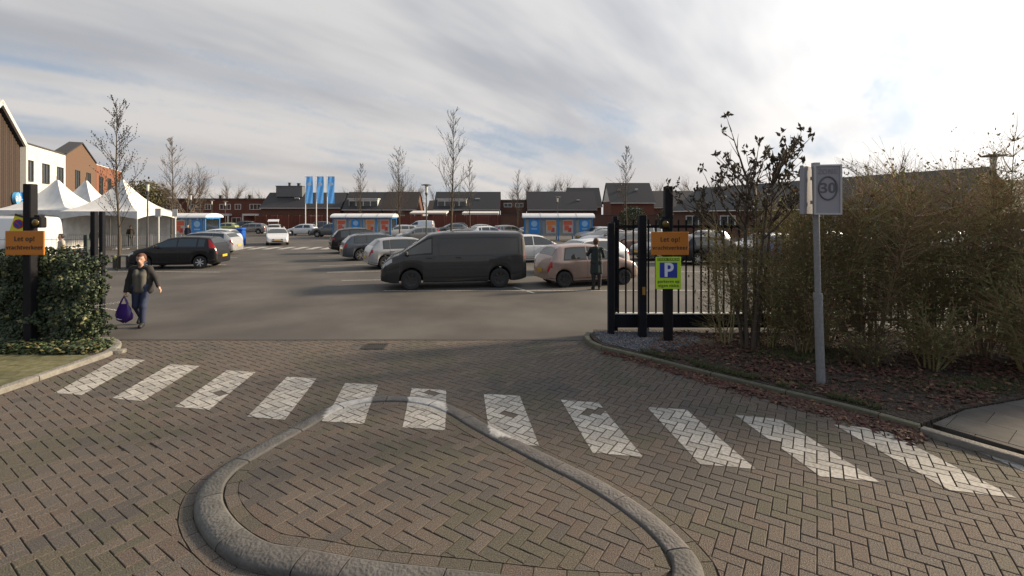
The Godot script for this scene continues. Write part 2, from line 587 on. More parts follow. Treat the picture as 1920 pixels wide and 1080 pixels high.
func make_ground() -> void:
	for s in STRIPES:
		stripe_polys.append(PackedVector2Array([Vector2(s[0], s[1]), Vector2(s[2], s[3]), Vector2(s[4], s[5]), Vector2(s[6], s[7])]))
	tones = [Color(0.205, 0.165, 0.135), Color(0.190, 0.157, 0.132), Color(0.218, 0.172, 0.135), Color(0.195, 0.165, 0.140), Color(0.225, 0.182, 0.148), Color(0.200, 0.152, 0.122),
		Color(0.155, 0.134, 0.118), Color(0.170, 0.146, 0.126), Color(0.142, 0.124, 0.110), Color(0.170, 0.150, 0.108), Color(0.185, 0.158, 0.115), Color(0.155, 0.141, 0.102)]
	# terrain to the horizon
	var g := MB.new()
	g.prism(PackedVector2Array([Vector2(-600, -200), Vector2(600, -200), Vector2(600, 800), Vector2(-600, 800)]), -0.09, -0.09)
	setting(put("ground", g, tmat("earth", Color(0.12, 0.10, 0.07), 0.95, noise_tex("blotch", 512, 0.012, Color(0.6, 0.6, 0.55), Color(1, 1, 1)), 0.05)))
	# asphalt of the car park
	var asp := MB.new()
	asp.prism(PackedVector2Array([Vector2(-75, 9.47), Vector2(75, 9.47), Vector2(75, 92), Vector2(-75, 92)]), -0.05, 0.0)
	var am := tmat("asphalt", Color(0.086, 0.078, 0.070), 0.85, noise_tex("asphalt grain", 1024, 0.004, Color(0.70, 0.70, 0.70), Color(1.0, 1.0, 1.0), 8), 0.09)
	am.detail_enabled = false
	setting(put("car_park_asphalt", asp, am), "worn grey asphalt of the car park")
	# darker, newer patches and a tar seam at the edge of the asphalt
	var seam := MB.new()
	seam.prism(PackedVector2Array([Vector2(-8.6, 9.46), Vector2(1.6, 9.46), Vector2(1.6, 9.53), Vector2(-3.0, 9.515), Vector2(-8.6, 9.53)]), 0.004, 0.004)
	setting(put("tar_seam", seam, mat("tar", Color(0.05, 0.047, 0.045), 0.7)))
	# painted bay lines
	var white := tmat("bay paint", Color(0.50, 0.49, 0.47), 0.8, noise_tex("paint wear", 512, 0.02, Color(0.45, 0.44, 0.42), Color(1, 1, 1), 5, FastNoiseLite.TYPE_SIMPLEX_SMOOTH, 0.3), 0.8)
	for l in [[-4.3, 15.7, 4.6, 15.75], [0.05, 16.5, 0.72, 15.2], [-6.6, 18.2, -3.8, 18.5], [-8.2, 20.8, -4.4, 21.6], [-9.6, 23.4, -6.0, 25.0], [-10.8, 26.2, -7.4, 27.8], [-12.0, 29.0, -8.6, 30.7],
			[-18.5, 21.3, -13.0, 20.9], [-20.4, 25.4, -14.6, 24.0], [-22.5, 28.9, -16.5, 28.2], [-24.6, 33.4, -18.4, 31.4], [-19.7, 21.4, -17.9, 19.9], [5.0, 15.75, 10.0, 15.8], [12.0, 18.2, 17.0, 18.3], [9, 13.2, 15, 13.25], [7, 21, 13, 21.2]]:
		var a := Vector2(l[0], l[1])
		var b := Vector2(l[2], l[3])
		var nm := (b - a).orthogonal().normalized() * 0.05
		var q := MB.new()
		q.prism(PackedVector2Array([a - nm, b - nm, b + nm, a + nm]), 0.004, 0.004)
		setting(put("bay_line", q, white))
	for i in 8:
		var q := MB.new()
		var x := -21.0 + i * 1.09
		q.prism(PackedVector2Array([Vector2(x, 35.2), Vector2(x + 0.56, 35.2), Vector2(x + 0.36, 37.9), Vector2(x - 0.2, 37.9)]), 0.004, 0.004)
		setting(put("crossing_stripe", q, white))
	# brick street
	var bed := MB.new()
	bed.prism(PackedVector2Array([Vector2(-7.3, -12), Vector2(14, -12), Vector2(14, 9.46), Vector2(-8.8, 9.46), Vector2(-7.3, 8.2)]), -0.085, -PIT)
	var road := Node3D.new()
	road.name = "brick_road"
	add_child(road, true)
	setting(road, "brown brick street paving laid in herringbone")
	put("joint_sand", bed, tmat("joint sand", Color(0.06, 0.052, 0.036), 0.95, noise_tex("blotch", 512, 0.012, Color(0.6, 0.6, 0.55), Color(1, 1, 1)), 0.7), road)
	var paint := []
	for s in STRIPES: paint.append(MB.new())
	var outer := smooth_path(ISLAND, true, 0.03)
	var ring := Geometry2D.offset_polygon(outer, 0.112, Geometry2D.JOIN_ROUND)[0]
	var outline := PackedVector2Array([Vector2(-7.16, 0.4), Vector2(-7.16, 8.3), Vector2(-7.26, 8.8), Vector2(-7.75, 9.15), Vector2(-7.9, 9.44), Vector2(1.56, 9.44), Vector2(1.52, 9.1), Vector2(1.69, 8.74), Vector2(2.2, 8.2), Vector2(3.04, 7.3), Vector2(3.67, 6.63), Vector2(4.32, 5.96), Vector2(4.72, 5.42), Vector2(5.18, 4.74), Vector2(6.25, 3.27), Vector2(7.43, 1.58), Vector2(8.2, 0.4)])
	lay_bricks(road, outline, ring, 0.0, Rect2(-8.0, 0.35, 16.5, 9.2), 300, paint)
	var mid := Geometry2D.offset_polygon(outer, 0.056, Geometry2D.JOIN_ROUND)[0]
	border_bricks(road, smooth_path(Array(mid), true, 0.03), true, 0.0, 0.098, paint)
	# traffic island
	var isl := Node3D.new()
	isl.name = "traffic_island"
	add_child(isl, true)
	setting(isl, "low brick traffic island with a grey concrete kerb")
	var core := MB.new()
	core.prism(Geometry2D.offset_polygon(outer, -0.2, Geometry2D.JOIN_ROUND)[0], -0.05, ISLAND_Y - PIT)
	put("joint_sand", core, mats["joint sand"], isl)
	var side := 1.0 if not Geometry2D.is_polygon_clockwise(outer) else -1.0
	var km := tmat("concrete kerb", Color.WHITE, 0.85, noise_tex("concrete", 512, 0.012, Color(0.74, 0.74, 0.74), Color(1, 1, 1), 6), 0.9, true, normal_tex("brick bump", 256, 0.12, 5.0), 0.4)
	kerb(isl, outer, true, side, [[0.0, -0.05], [0.0, 0.025], [0.015, 0.045], [0.05, 0.062], [0.1, 0.068], [0.14, 0.068], [0.19, 0.066], [0.21, 0.058], [0.215, 0.0]], 0.72, km, true, Color(0.112, 0.107, 0.102))
	var in1 := Geometry2D.offset_polygon(outer, -0.218 - 0.054, Geometry2D.JOIN_ROUND)[0]
	border_bricks(isl, smooth_path(Array(in1), true, 0.03), true, ISLAND_Y, 0.098, paint)
	var in2 := Geometry2D.offset_polygon(outer, -0.218 - 0.112, Geometry2D.JOIN_ROUND)[0]
	lay_bricks(isl, in2, PackedVector2Array(), ISLAND_Y, Rect2(-3, 2.6, 4.6, 4), 300, paint)
	var pm := tmat("crossing paint", Color(0.50, 0.49, 0.465), 0.75, noise_tex("crossing wear", 1024, 0.05, Color(0.60, 0.57, 0.53), Color(1, 1, 1), 6, FastNoiseLite.TYPE_SIMPLEX_SMOOTH, 0.28), 0.45, true)
	for s in STRIPES.size():
		setting(put("zebra_stripe", paint[s], pm), "worn white zebra stripe painted across the bricks")
	make_verges()

func make_verges() -> void:
	var km := tmat("concrete kerb", Color.WHITE, 0.85, texs["concrete"], 0.9, true)
	# planting bed to the right, soil a hand above the street
	var kp := smooth_path(BED, false, 0.06)
	var bedk := Node3D.new()
	bedk.name = "planting_bed"
	add_child(bedk, true)
	setting(bedk, "planting bed of dark soil behind a low mossy kerb")
	kerb(bedk, kp, false, -1.0, [[0.0, -0.05], [0.0, 0.07], [0.012, 0.085], [0.09, 0.085], [0.1, 0.075], [0.1, 0.0]], 0.98, km, false, Color(0.125, 0.12, 0.082))
	var soil := MB.new()
	var sp := PackedVector2Array()
	for q in kp: sp.append(q + Vector2(0.06, 0.07))
	sp.append_array(PackedVector2Array([Vector2(5.7, 5.95), Vector2(6.9, 6.32), Vector2(9, 6.9), Vector2(15, 8.2), Vector2(22, 9.4), Vector2(22, 10.1), Vector2(1.75, 10.1)]))
	soil.prism(sp, -0.05, 0.06)
	var sm := tmat("soil", Color(0.072, 0.052, 0.038), 0.95, noise_tex("soil", 512, 0.03, Color(0.45, 0.45, 0.45), Color(1, 1, 1), 5), 0.8, false, normal_tex("soil bump", 256, 0.08, 8.0), 1.0)
	put("soil", soil, sm, bedk)
	# pavement at the lower right
	var rp := Node3D.new()
	rp.name = "pavement"
	add_child(rp, true)
	setting(rp, "dark grey slab pavement beside the planting bed")
	var pk := smooth_path([Vector2(4.78, 5.44), Vector2(5.22, 4.78), Vector2(6.3, 3.3), Vector2(7.5, 1.6), Vector2(9.2, -1)], false, 0.1)
	kerb(rp, pk, false, -1.0, [[0.0, -0.05], [0.0, 0.055], [0.02, 0.07], [0.12, 0.072], [0.13, 0.06], [0.13, 0.0]], 0.98, km, false, Color(0.19, 0.18, 0.16))
	var pz := PackedVector2Array([Vector2(4.93, 5.5), Vector2(5.36, 4.8), Vector2(6.43, 3.34), Vector2(7.63, 1.64), Vector2(9.3, -0.9), Vector2(16, -0.9), Vector2(16, 8.1), Vector2(9, 6.85), Vector2(6.88, 6.26), Vector2(5.7, 5.9)])
	slabs(rp, pz, 0.066, 0.5, -0.95, Color(0.082, 0.077, 0.073), 0.0)
	# pavement at the left
	var lp := Node3D.new()
	lp.name = "pavement"
	add_child(lp, true)
	setting(lp, "mossy slab pavement in front of the ivy hedge")
	var lk := smooth_path([Vector2(-7.2, -3.0), Vector2(-7.2, 2.0), Vector2(-7.2, 8.1), Vector2(-7.24, 8.5), Vector2(-7.45, 8.95), Vector2(-7.8, 9.3), Vector2(-8.2, 9.5)], false, 0.1)
	kerb(lp, lk, false, 1.0, [[0.0, -0.05], [0.0, 0.05], [0.02, 0.065], [0.12, 0.068], [0.13, 0.055], [0.13, 0.0]], 0.98, km, false, Color(0.26, 0.25, 0.22))
	slabs(lp, PackedVector2Array([Vector2(-7.34, 3.0), Vector2(-7.34, 8.25), Vector2(-14, 8.3), Vector2(-14, 3.0)]), 0.06, 0.3, 0.0, Color(0.155, 0.148, 0.095), 0.85)
	var ls := MB.new()
	ls.prism(PackedVector2Array([Vector2(-7.36, 8.3), Vector2(-7.4, 8.55), Vector2(-7.6, 8.95), Vector2(-7.95, 9.3), Vector2(-8.3, 9.5), Vector2(-24, 9.9), Vector2(-24, 8.33)]), -0.05, 0.045)
	put("soil", ls, sm, lp)

func slabs(parent: Node3D, zone: PackedVector2Array, top: float, size: float, ang: float, col: Color, moss: float) -> void:
	var base := MB.new()
	base.prism(zone, -0.05, top - 0.012)
	put("joint_sand", base, mats["joint sand"], parent)
	var tex := noise_tex("moss", 512, 0.02, Color(0.62, 0.62, 0.36), Color(1, 1, 1), 6, FastNoiseLite.TYPE_SIMPLEX_SMOOTH, 0.45)
	var m := tmat("slab %.3f" % col.r, Color.WHITE, 0.9, tex if moss > 0.5 else texs["concrete"], 0.55, true)
	var ex := Vector2(cos(ang), sin(ang))
	var ey := Vector2(-sin(ang), cos(ang))
	var made := 0
	for i in range(-70, 70):
		for j in range(-70, 70):
			var c := (ex * (i + (0.5 if j % 2 else 0.0)) + ey * j) * size
			if c.y > 10.0 or c.y < 2.4 or absf(c.x) > 12.0 or c.x * -1.0 > c.y * 1.09 + 2.5: continue
			var h := size * 0.5 - 0.004
			var q := PackedVector2Array([c - ex * h - ey * h, c + ex * h - ey * h, c + ex * h + ey * h, c - ex * h + ey * h])
			for z in Geometry2D.intersect_polygons(q, zone):
				if z.size() < 3 or Geometry2D.triangulate_polygon(z).is_empty() or made > 290: continue
				var b := MB.new()
				var s := rr(0.78, 1.15)
				b.col = Color(col.r * s, col.g * s, col.b * s)
				b.prism(z, top - 0.04, top + rr(-0.002, 0.002))
				put("slab", b, m, parent)
				made += 1
# ---------------------------------------------------------------- buildings
func brick_wall_mat(key: String, col: Color) -> StandardMaterial3D:
	return tmat(key, col, 0.9, noise_tex("wall mottle", 512, 0.05, Color(0.62, 0.6, 0.6), Color(1, 1, 1), 6), 0.35)

# a window: frame with a recessed pane and a mullion; faces local +z
func window(parent: Node3D, at: Vector3, w: float, h: float, frame: Material, mullions := 1, called := "window") -> Node3D:
	var f := MB.new()
	var t := 0.09
	for s in [-1.0, 1.0]:
		f.box(at + Vector3(s * (w - t) * 0.5, 0, 0.03), Vector3(t, h, 0.14))
		f.box(at + Vector3(0, s * (h - t) * 0.5, 0.031), Vector3(w - 2.0 * t, t, 0.138))
	for i in mullions:
		f.box(at + Vector3(w * ((i + 1.0) / (mullions + 1.0) - 0.5), 0, 0.02), Vector3(0.06, h - 2.0 * t, 0.1))
	var o := put(called, f, frame, parent)
	var p := MB.new()
	p.box(at + Vector3(0, 0, -0.01), Vector3(w - 2.0 * t + 0.02, h - 2.0 * t + 0.02, 0.03))
	put("pane", p, mat("window glass", Color(0.035, 0.04, 0.045), 0.06), o)
	return o

# house with its ridge along local x, front at z = 0 facing +z, x from 0 to w
func house(called: String, label: String, at: Vector3, turn: float, w: float, dep: float, eave: float, ridge: float, wall: Material, roof: Material, group := "") -> Node3D:
	var o := thing(called, label, "house", at, turn, group)
	var b := MB.new()
	b.box(Vector3(w * 0.5, eave * 0.5, -dep * 0.5), Vector3(w, eave, dep))
	if ridge > eave:
		for x in [0.0, w]:
			b.tri_out(Vector3(x, eave, 0), Vector3(x, eave, -dep), Vector3(x, ridge - 0.1, -dep * 0.5), Vector3(w * 0.5, eave, -dep * 0.5))
	put("wall", b, wall, o)
	var r := MB.new()
	if ridge > eave:
		var ov := 0.35
		var k := (ridge - eave) / (dep * 0.5)
		for s in [0.0, 1.0]:
			var z0 := ov if s == 0.0 else -dep - ov
			var y0 := eave - ov * k
			var a := Vector3(-0.2, y0, z0)
			var e := Vector3(w + 0.2, ridge, -dep * 0.5)
			var th := Vector3(0, 0.18, 0)
			var q := [a, Vector3(w + 0.2, y0, z0), e, Vector3(-0.2, ridge, -dep * 0.5)]
			var mid: Vector3 = (q[0] + q[2]) * 0.5 + th * 0.5
			r.quad_out(q[0] + th, q[1] + th, q[2] + th, q[3] + th, mid)
			r.quad_out(q[0], q[1], q[2], q[3], mid)
			for i in 4: r.quad_out(q[i], q[(i + 1) % 4], q[(i + 1) % 4] + th, q[i] + th, mid)
		put("roof", r, roof, o)
		var g := MB.new()
		g.box(Vector3(w * 0.5, eave - 0.35 * k + 0.04, 0.42), Vector3(w + 0.3, 0.13, 0.12))
		put("gutter", g, mat("pale trim", Color(0.52, 0.51, 0.48), 0.6), o)
	else:
		r.box(Vector3(w * 0.5, eave + 0.13, -dep * 0.5), Vector3(w + 0.25, 0.26, dep + 0.25))
		put("roof", r, roof, o)
	return o

func chimney(o: Node3D, at: Vector3, s := Vector3(0.6, 1.3, 0.6)) -> void:
	var b := MB.new()
	b.box(at + Vector3(0, s.y * 0.5, 0), s)
	b.box(at + Vector3(0, s.y + 0.05, 0), Vector3(s.x + 0.12, 0.1, s.z + 0.12))
	put("chimney", b, mat("chimney dark", Color(0.06, 0.055, 0.05), 0.9), o)

func dormer(o: Node3D, x: float, y: float, z: float, w: float, h: float) -> void:
	var b := MB.new()
	b.box(Vector3(x, y, z - 1.2), Vector3(w, h, 2.4))
	b.box(Vector3(x, y + h * 0.5 + 0.08, z - 1.1), Vector3(w + 0.3, 0.16, 2.8))
	var d := put("dormer", b, mat("dormer white", Color(0.55, 0.55, 0.53), 0.7), o)
	var n := maxi(2, int(w / 1.3))
	for i in n:
		var p := MB.new()
		p.box(Vector3(x + w * ((i + 0.5) / n - 0.5), y - 0.05, z + 0.012), Vector3(w / n - 0.18, h * 0.62, 0.04))
		put("pane", p, mat("window glass", Color(0.035, 0.04, 0.045), 0.06), d)

func skylight(o: Node3D, x: float, y: float, z: float, tilt: float, w := 0.9) -> void:
	var b := MB.new()
	b.box(Vector3.ZERO, Vector3(w, 0.12, 0.8))
	var s := put("skylight", b, mat("skylight glass", Color(0.45, 0.48, 0.5), 0.1), o, Vector3(x, y, z))
	s.rotation.x = tilt

func make_buildings() -> void:
	var brown := brick_wall_mat("brown brick", Color(0.17, 0.085, 0.06))
	var red := brick_wall_mat("red brick", Color(0.20, 0.075, 0.05))
	var slate := tmat("slate roof", Color(0.048, 0.048, 0.052), 0.7, texs["wall mottle"], 0.25)
	var brownroof := tmat("brown roof", Color(0.065, 0.050, 0.043), 0.8, texs["wall mottle"], 0.25)
	var dark := mat("dark frame", Color(0.05, 0.048, 0.045), 0.5)
	var white := mat("white frame", Color(0.6, 0.6, 0.58), 0.5)
	# --- shopping block at the left, its front running away from the street
	var fx := Vector2(-0.454, 0.891)
	var A := Vector2(-52.4, 50.0)
	var turn := deg_to_rad(117.0)
	var front := func(s: float) -> Vector3: return V(A.x + fx.x * s, 0, A.y + fx.y * s)
	# brown timber gable
	var g := thing("gabled_building", "dark brown timber gable with a pale verge board at the picture's edge", "building", front.call(-10.0), turn)
	var b := MB.new()
	b.box(Vector3(5, 4.9, -6), Vector3(10, 9.8, 12))
	b.tri_out(Vector3(0, 9.8, 0), Vector3(10, 9.8, 0), Vector3(5, 13.4, 0), Vector3(5, 9, -6))
	b.tri_out(Vector3(0, 9.8, -12), Vector3(10, 9.8, -12), Vector3(5, 13.4, -12), Vector3(5, 9, -6))
	put("wall", b, tmat("brown timber", Color(0.052, 0.034, 0.024), 0.8, texs["wall mottle"], 0.3), g)
	for i in 24:
		var p := MB.new()
		var x := 0.2 + i * 0.4
		var top := 9.6 + 3.6 * (1.0 - absf(x - 5.0) / 5.0)
		p.box(Vector3(x, 3.2 + (top - 3.2) * 0.5, 0.03), Vector3(0.36, top - 3.2, 0.06))
		put("plank", p, tmat("brown plank %d" % (i % 3), Color(0.062, 0.040, 0.027) * (0.8 + 0.2 * (i % 3)), 0.8, texs["wall mottle"], 0.3), g)
	b = MB.new()
	for s in [-1.0, 1.0]:
		var bs := Basis(Vector3.BACK, -s * atan2(3.6, 5.0))
		b.box(Vector3(5.0 + s * 2.6, 11.78, -6.0), Vector3(6.5, 0.3, 12.7), bs)
	put("roof", b, slate, g)
	b = MB.new()
	for s in [-1.0, 1.0]:
		var bs := Basis(Vector3.BACK, -s * atan2(3.6, 5.0))
		b.box(Vector3(5.0 + s * 2.6, 11.75, 0.45), Vector3(6.6, 0.42, 0.2), bs)
	b.box(Vector3(9.98, 4.95, 0.3), Vector3(0.45, 9.8, 0.5))
	put("verge_board", b, mat("pale trim", Color(0.52, 0.51, 0.48), 0.6), g)
	# white rendered part
	g = thing("rendered_building", "white rendered shop building with three dark upstairs windows", "building", front.call(0.25), turn)
	b = MB.new()
	b.box(Vector3(6, 5.2, -6), Vector3(12.1, 10.4, 12))
	put("wall", b, tmat("white render", Color(0.62, 0.61, 0.585), 0.85, noise_tex("render", 256, 0.02, Color(0.86, 0.86, 0.86), Color(1, 1, 1), 4), 0.2), g)
	b = MB.new()
	b.box(Vector3(6, 10.46, -6), Vector3(12.2, 0.14, 12.2))
	put("parapet", b, dark, g)
	for x in [1.75, 6.0, 10.2]:
		window(g, Vector3(x, 7.5, 0.0), 1.85, 2.35, dark)
	b = MB.new()
	b.box(Vector3(6.0, 1.7, 0.02), Vector3(10.5, 3.0, 0.1))
	put("shop_window", b, mat("window glass"), g)
	# brown brick gable
	g = thing("brick_gable_building", "brown brick gable building with two tall dark windows", "building", front.call(12.4), turn)
	b = MB.new()
	b.box(Vector3(5.85, 5.25, -6), Vector3(11.7, 10.5, 12))
	for z in [0.0, -1.2]: b.tri_out(Vector3(0, 10.5, z), Vector3(11.7, 10.5, z), Vector3(5.6, 12.7, z), Vector3(5.6, 10, -6))
	put("wall", b, brick_wall_mat("ochre brick", Color(0.20, 0.125, 0.08)), g)
	b = MB.new()
	for s in [-1.0, 1.0]:
		b.box(Vector3(5.65 + s * 2.95, 11.68, -0.6), Vector3(6.4, 0.16, 1.5), Basis(Vector3.BACK, -s * atan2(2.2, 5.85)))
	put("roof", b, slate, g)
	for x in [4.0, 8.3]: window(g, Vector3(x, 7.5, 0.0), 1.6, 2.6, dark)
	# orange brick part
	g = thing("orange_brick_building", "flat-topped orange brick building behind the tents", "building", front.call(24.2), turn)
	b = MB.new()
	b.box(Vector3(6.7, 5.15, -6), Vector3(13.4, 10.3, 12))
	put("wall", b, brick_wall_mat("orange brick", Color(0.30, 0.125, 0.07)), g)
	b = MB.new()
	b.box(Vector3(6.7, 10.36, -6), Vector3(13.5, 0.12, 12.1))
	put("parapet", b, mat("pale trim"), g)
	for x in [2.1, 6.3, 10.6]: window(g, Vector3(x, 7.2, 0.0), 1.7, 3.0, dark)
	# shop sign: a blue disc and blue letters
	var sg := thing("shop_sign", "blue disc and blue letters fixed high on the white shop front", "sign", front.call(-1.6) + Vector3(0, 0, 0), turn)
	b = MB.new()
	b.rod(Vector3(0, 4.35, 0.15), Vector3(0, 4.35, 0.42), 0.62, 24)
	put("disc", b, mat("sign blue", Color(0.10, 0.36, 0.68), 0.35), sg)
	b = MB.new()
	b.box(Vector3(2.4, 4.25, 0.28), Vector3(3.4, 0.1, 0.18))
	put("bracket", b, mat("sign blue"), sg)
	lettering("Albert", 1.05, mat("sign letter blue", Color(0.02, 0.17, 0.52), 0.35), sg, Vector3(2.4, 4.4, 0.3), true, 0.12)
	lettering("ah", 0.7, white, sg, Vector3(0, 4.35, 0.44), true, 0.03)
	# --- red brick terrace at the far left
	for i in 4:
		var x := -70.0 + i * 5.9
		var h := house("terrace_house", ["flat-roofed red brick terrace house half hidden by the tent", "flat-roofed red brick terrace house with a white porch, second of the far row", "flat-roofed red brick terrace house behind the thin far tree", "flat-roofed red brick terrace house next to the dark slate roof"][i], V(x, 0, 92.0), 0.0, 5.88, 9.0, 5.7, 5.7, red, dark, "red brick terrace houses")
		window(h, Vector3(2.0, 4.3, 0.0), 2.2, 1.1, white, 2)
		window(h, Vector3(4.5, 4.3, 0.0), 1.2, 1.1, white, 1)
		window(h, Vector3(4.2, 1.4, 0.0), 1.9, 1.6, white, 1)
		var p := MB.new()
		p.box(Vector3(1.7, 2.75, 0.6), Vector3(3.2, 0.4, 1.2))
		for s in [0.2, 3.2]: p.box(Vector3(s, 1.27, 1.1), Vector3(0.22, 2.54, 0.2))
		put("porch", p, white, h)
		chimney(h, Vector3(5.2, 5.9, -3.0), Vector3(0.5, 0.7, 0.5))
	# --- houses along the far side
	var h := house("slate_roof_house", "wide house with a dark slate roof behind the blue flags", V(-47.0, 0, 88.0), 0.0, 14.8, 7.0, 4.2, 6.9, brown, slate)
	b = MB.new()
	b.box(Vector3(4.2, 7.2, -3.6), Vector3(5.0, 2.0, 3.0))
	b.box(Vector3(4.2, 8.26, -3.6), Vector3(5.2, 0.12, 3.2))
	put("roof_box", b, mat("zinc", Color(0.10, 0.11, 0.12), 0.5), h)
	chimney(h, Vector3(3.6, 8.3, -3.6), Vector3(0.35, 0.6, 0.35))
	chimney(h, Vector3(5.4, 8.3, -3.6), Vector3(0.45, 0.5, 0.45))
	skylight(h, 6.0, 5.72, -1.7, -0.65)
	window(h, Vector3(3.0, 1.8, 0.0), 2.2, 1.5, white)
	window(h, Vector3(10.0, 1.8, 0.0), 2.2, 1.5, white)
	h = house("dormer_house", "house with a grey roof and a wide white dormer behind the first shelter", V(-31.6, 0, 88.0), 0.0, 7.2, 7.0, 3.9, 7.0, brown, slate)
	dormer(h, 3.6, 4.8, -0.35, 5.4, 1.7)
	window(h, Vector3(3.5, 1.8, 0.0), 2.6, 1.4, white)
	h = house("brown_roof_house", "house with a plain brown roof behind the slim bare tree", V(-24.2, 0, 88.0), 0.0, 6.2, 7.0, 3.9, 7.05, brown, brownroof)
	window(h, Vector3(3.0, 2.0, 0.0), 2.2, 1.4, white)
	h = house("small_brick_house", "small red brick house in the gap between the roofs", V(-17.2, 0, 96.0), 0.0, 4.6, 6.0, 3.6, 5.6, red, brownroof)
	window(h, Vector3(2.2, 2.6, 0.0), 1.8, 1.3, white)
	h = house("dormer_house", "slate-roofed house with a white dormer above the grey van", V(-14.6, 0, 88.0), 0.0, 12.2, 7.0, 3.9, 7.05, brown, slate)
	dormer(h, 3.3, 4.8, -0.35, 5.4, 1.6)
	skylight(h, 8.0, 5.6, -1.9, -0.73)
	window(h, Vector3(9.0, 1.8, 0.0), 3.6, 1.4, white, 2)
	h = house("flat_brick_house", "low flat-roofed brick house between two dark slate roofs", V(-2.2, 0, 91.0), 0.0, 5.0, 8.0, 5.4, 5.4, brown, dark)
	window(h, Vector3(1.4, 4.6, 0.0), 1.6, 0.8, white)
	window(h, Vector3(3.6, 4.6, 0.0), 1.6, 0.8, white)
	h = house("slate_roof_house", "long low house with a slate roof behind the second trolley shelter", V(3.0, 0, 88.0), 0.0, 12.8, 7.0, 3.9, 7.1, brown, slate)
	skylight(h, 9.6, 5.3, -1.6, -0.73, 0.6)
	window(h, Vector3(4.0, 1.8, 0.0), 2.8, 1.4, white)
	h = house("tall_gable_house", "taller house with a steep slate roof and a small skylight", V(16.8, 0, 80.0), 0.0, 7.4, 6.5, 5.0, 8.2, red, slate)
	skylight(h, 1.9, 6.9, -1.7, -0.78, 0.7)
	skylight(h, 4.8, 6.9, -1.7, -0.78, 0.5)
	b = MB.new()
	b.tri_out(Vector3(-0.03, 5.0, 0.2), Vector3(-0.03, 5.0, -6.6), Vector3(-0.03, 8.1, -3.25), Vector3(3, 6, -3))
	put("gable_end", b, mat("pale trim"), h)
	window(h, Vector3(3.7, 3.2, 0.0), 2.6, 1.3, white)
	h = house("slate_roof_house", "house with its slate roof half behind the taller gable", V(11.5, 0, 94.0), 0.0, 6.4, 7.0, 4.6, 8.2, brown, slate)
	window(h, Vector3(3.0, 2.6, 0.0), 2.0, 1.4, white)
	h = house("slate_roof_house", "slate-roofed house right of the taller gable, behind the gate", V(24.6, 0, 84.0), 0.0, 9.0, 7.0, 4.2, 7.0, brown, slate)
	window(h, Vector3(4.0, 2.2, 0.0), 2.4, 1.4, white)
	# long roof rising towards the right behind the shrubs
	h = house("long_roofed_building", "long low building with a dark roof behind the shrubs", V(21.5, 0, 62.5), atan2(-28.2, 11.3), 30.0, 9.0, 3.3, 6.15, brown, slate)
	for i in 5: window(h, Vector3(3.5 + i * 5.6, 1.9, 0.0), 2.2, 1.3, white)
	h = house("long_roofed_building", "low building with a dark roof at the picture's right edge", V(37.5, 0, 36.0), 0.0, 20.0, 8.0, 2.8, 5.4, brown, slate)
	window(h, Vector3(4.0, 1.7, 0.0), 2.2, 1.2, white)
	# --- red garden fence and brick wall along the far side of the car park
	var fence := thing("garden_fence", "long red-brown panel fence along the far side of the car park", "fence", V(-41.6, 0, 76.0))
	for i in 22:
		var p := MB.new()
		for k in 6: p.box(Vector3(0.92 + i * 1.8 + (k - 2.5) * 0.285, 1.27 + 0.02 * sin(i * 7.0), 0.0), Vector3(0.27, 2.5, 0.04 + 0.01 * (k % 2)))
		put("fence_panel", p, tmat("red fence %d" % (i % 3), Color(0.20, 0.055, 0.035) * (0.85 + 0.13 * (i % 3)), 0.85, texs["wall mottle"], 0.5), fence)
		p = MB.new()
		p.box(Vector3(i * 1.8, 1.32, 0.02), Vector3(0.1, 2.64, 0.12))
		put("post", p, mat("fence post", Color(0.16, 0.06, 0.04), 0.9), fence)
	var wall := thing("garden_wall", "brown brick wall behind the second trolley shelter", "wall", V(-2.0, 0, 76.5))
	b = MB.new()
	b.box(Vector3(20, 1.3, 0), Vector3(40, 2.6, 0.3))
	put("wall_body", b, brown, wall)
	b = MB.new()
	b.box(Vector3(20, 2.66, 0), Vector3(40.1, 0.12, 0.42))
	put("coping", b, dark, wall)
	# white canopies just behind the fence
	b = MB.new()
	b.box(V(-13.8, 3.1, 78.5), Vector3(6.0, 0.25, 3.0), Basis(Vector3.RIGHT, 0.12))
	for x in [-16.5, -11.1]: b.box(V(x, 1.5, 79.5), Vector3(0.12, 3.0, 0.12))
	tag(put("garden_canopy", b, mat("pale trim")), "pale canopy roof above the red fence near the lamp", "canopy")
	b = MB.new()
	b.box(V(-5.2, 3.0, 78.5), Vector3(6.0, 0.3, 3.0), Basis(Vector3.RIGHT, 0.1))
	for x in [-8.0, -2.4]: b.box(V(x, 1.45, 79.5), Vector3(0.12, 2.9, 0.12))
	tag(put("garden_canopy", b, mat("pale trim")), "pale canopy roof above the red fence behind the big bare tree", "canopy")
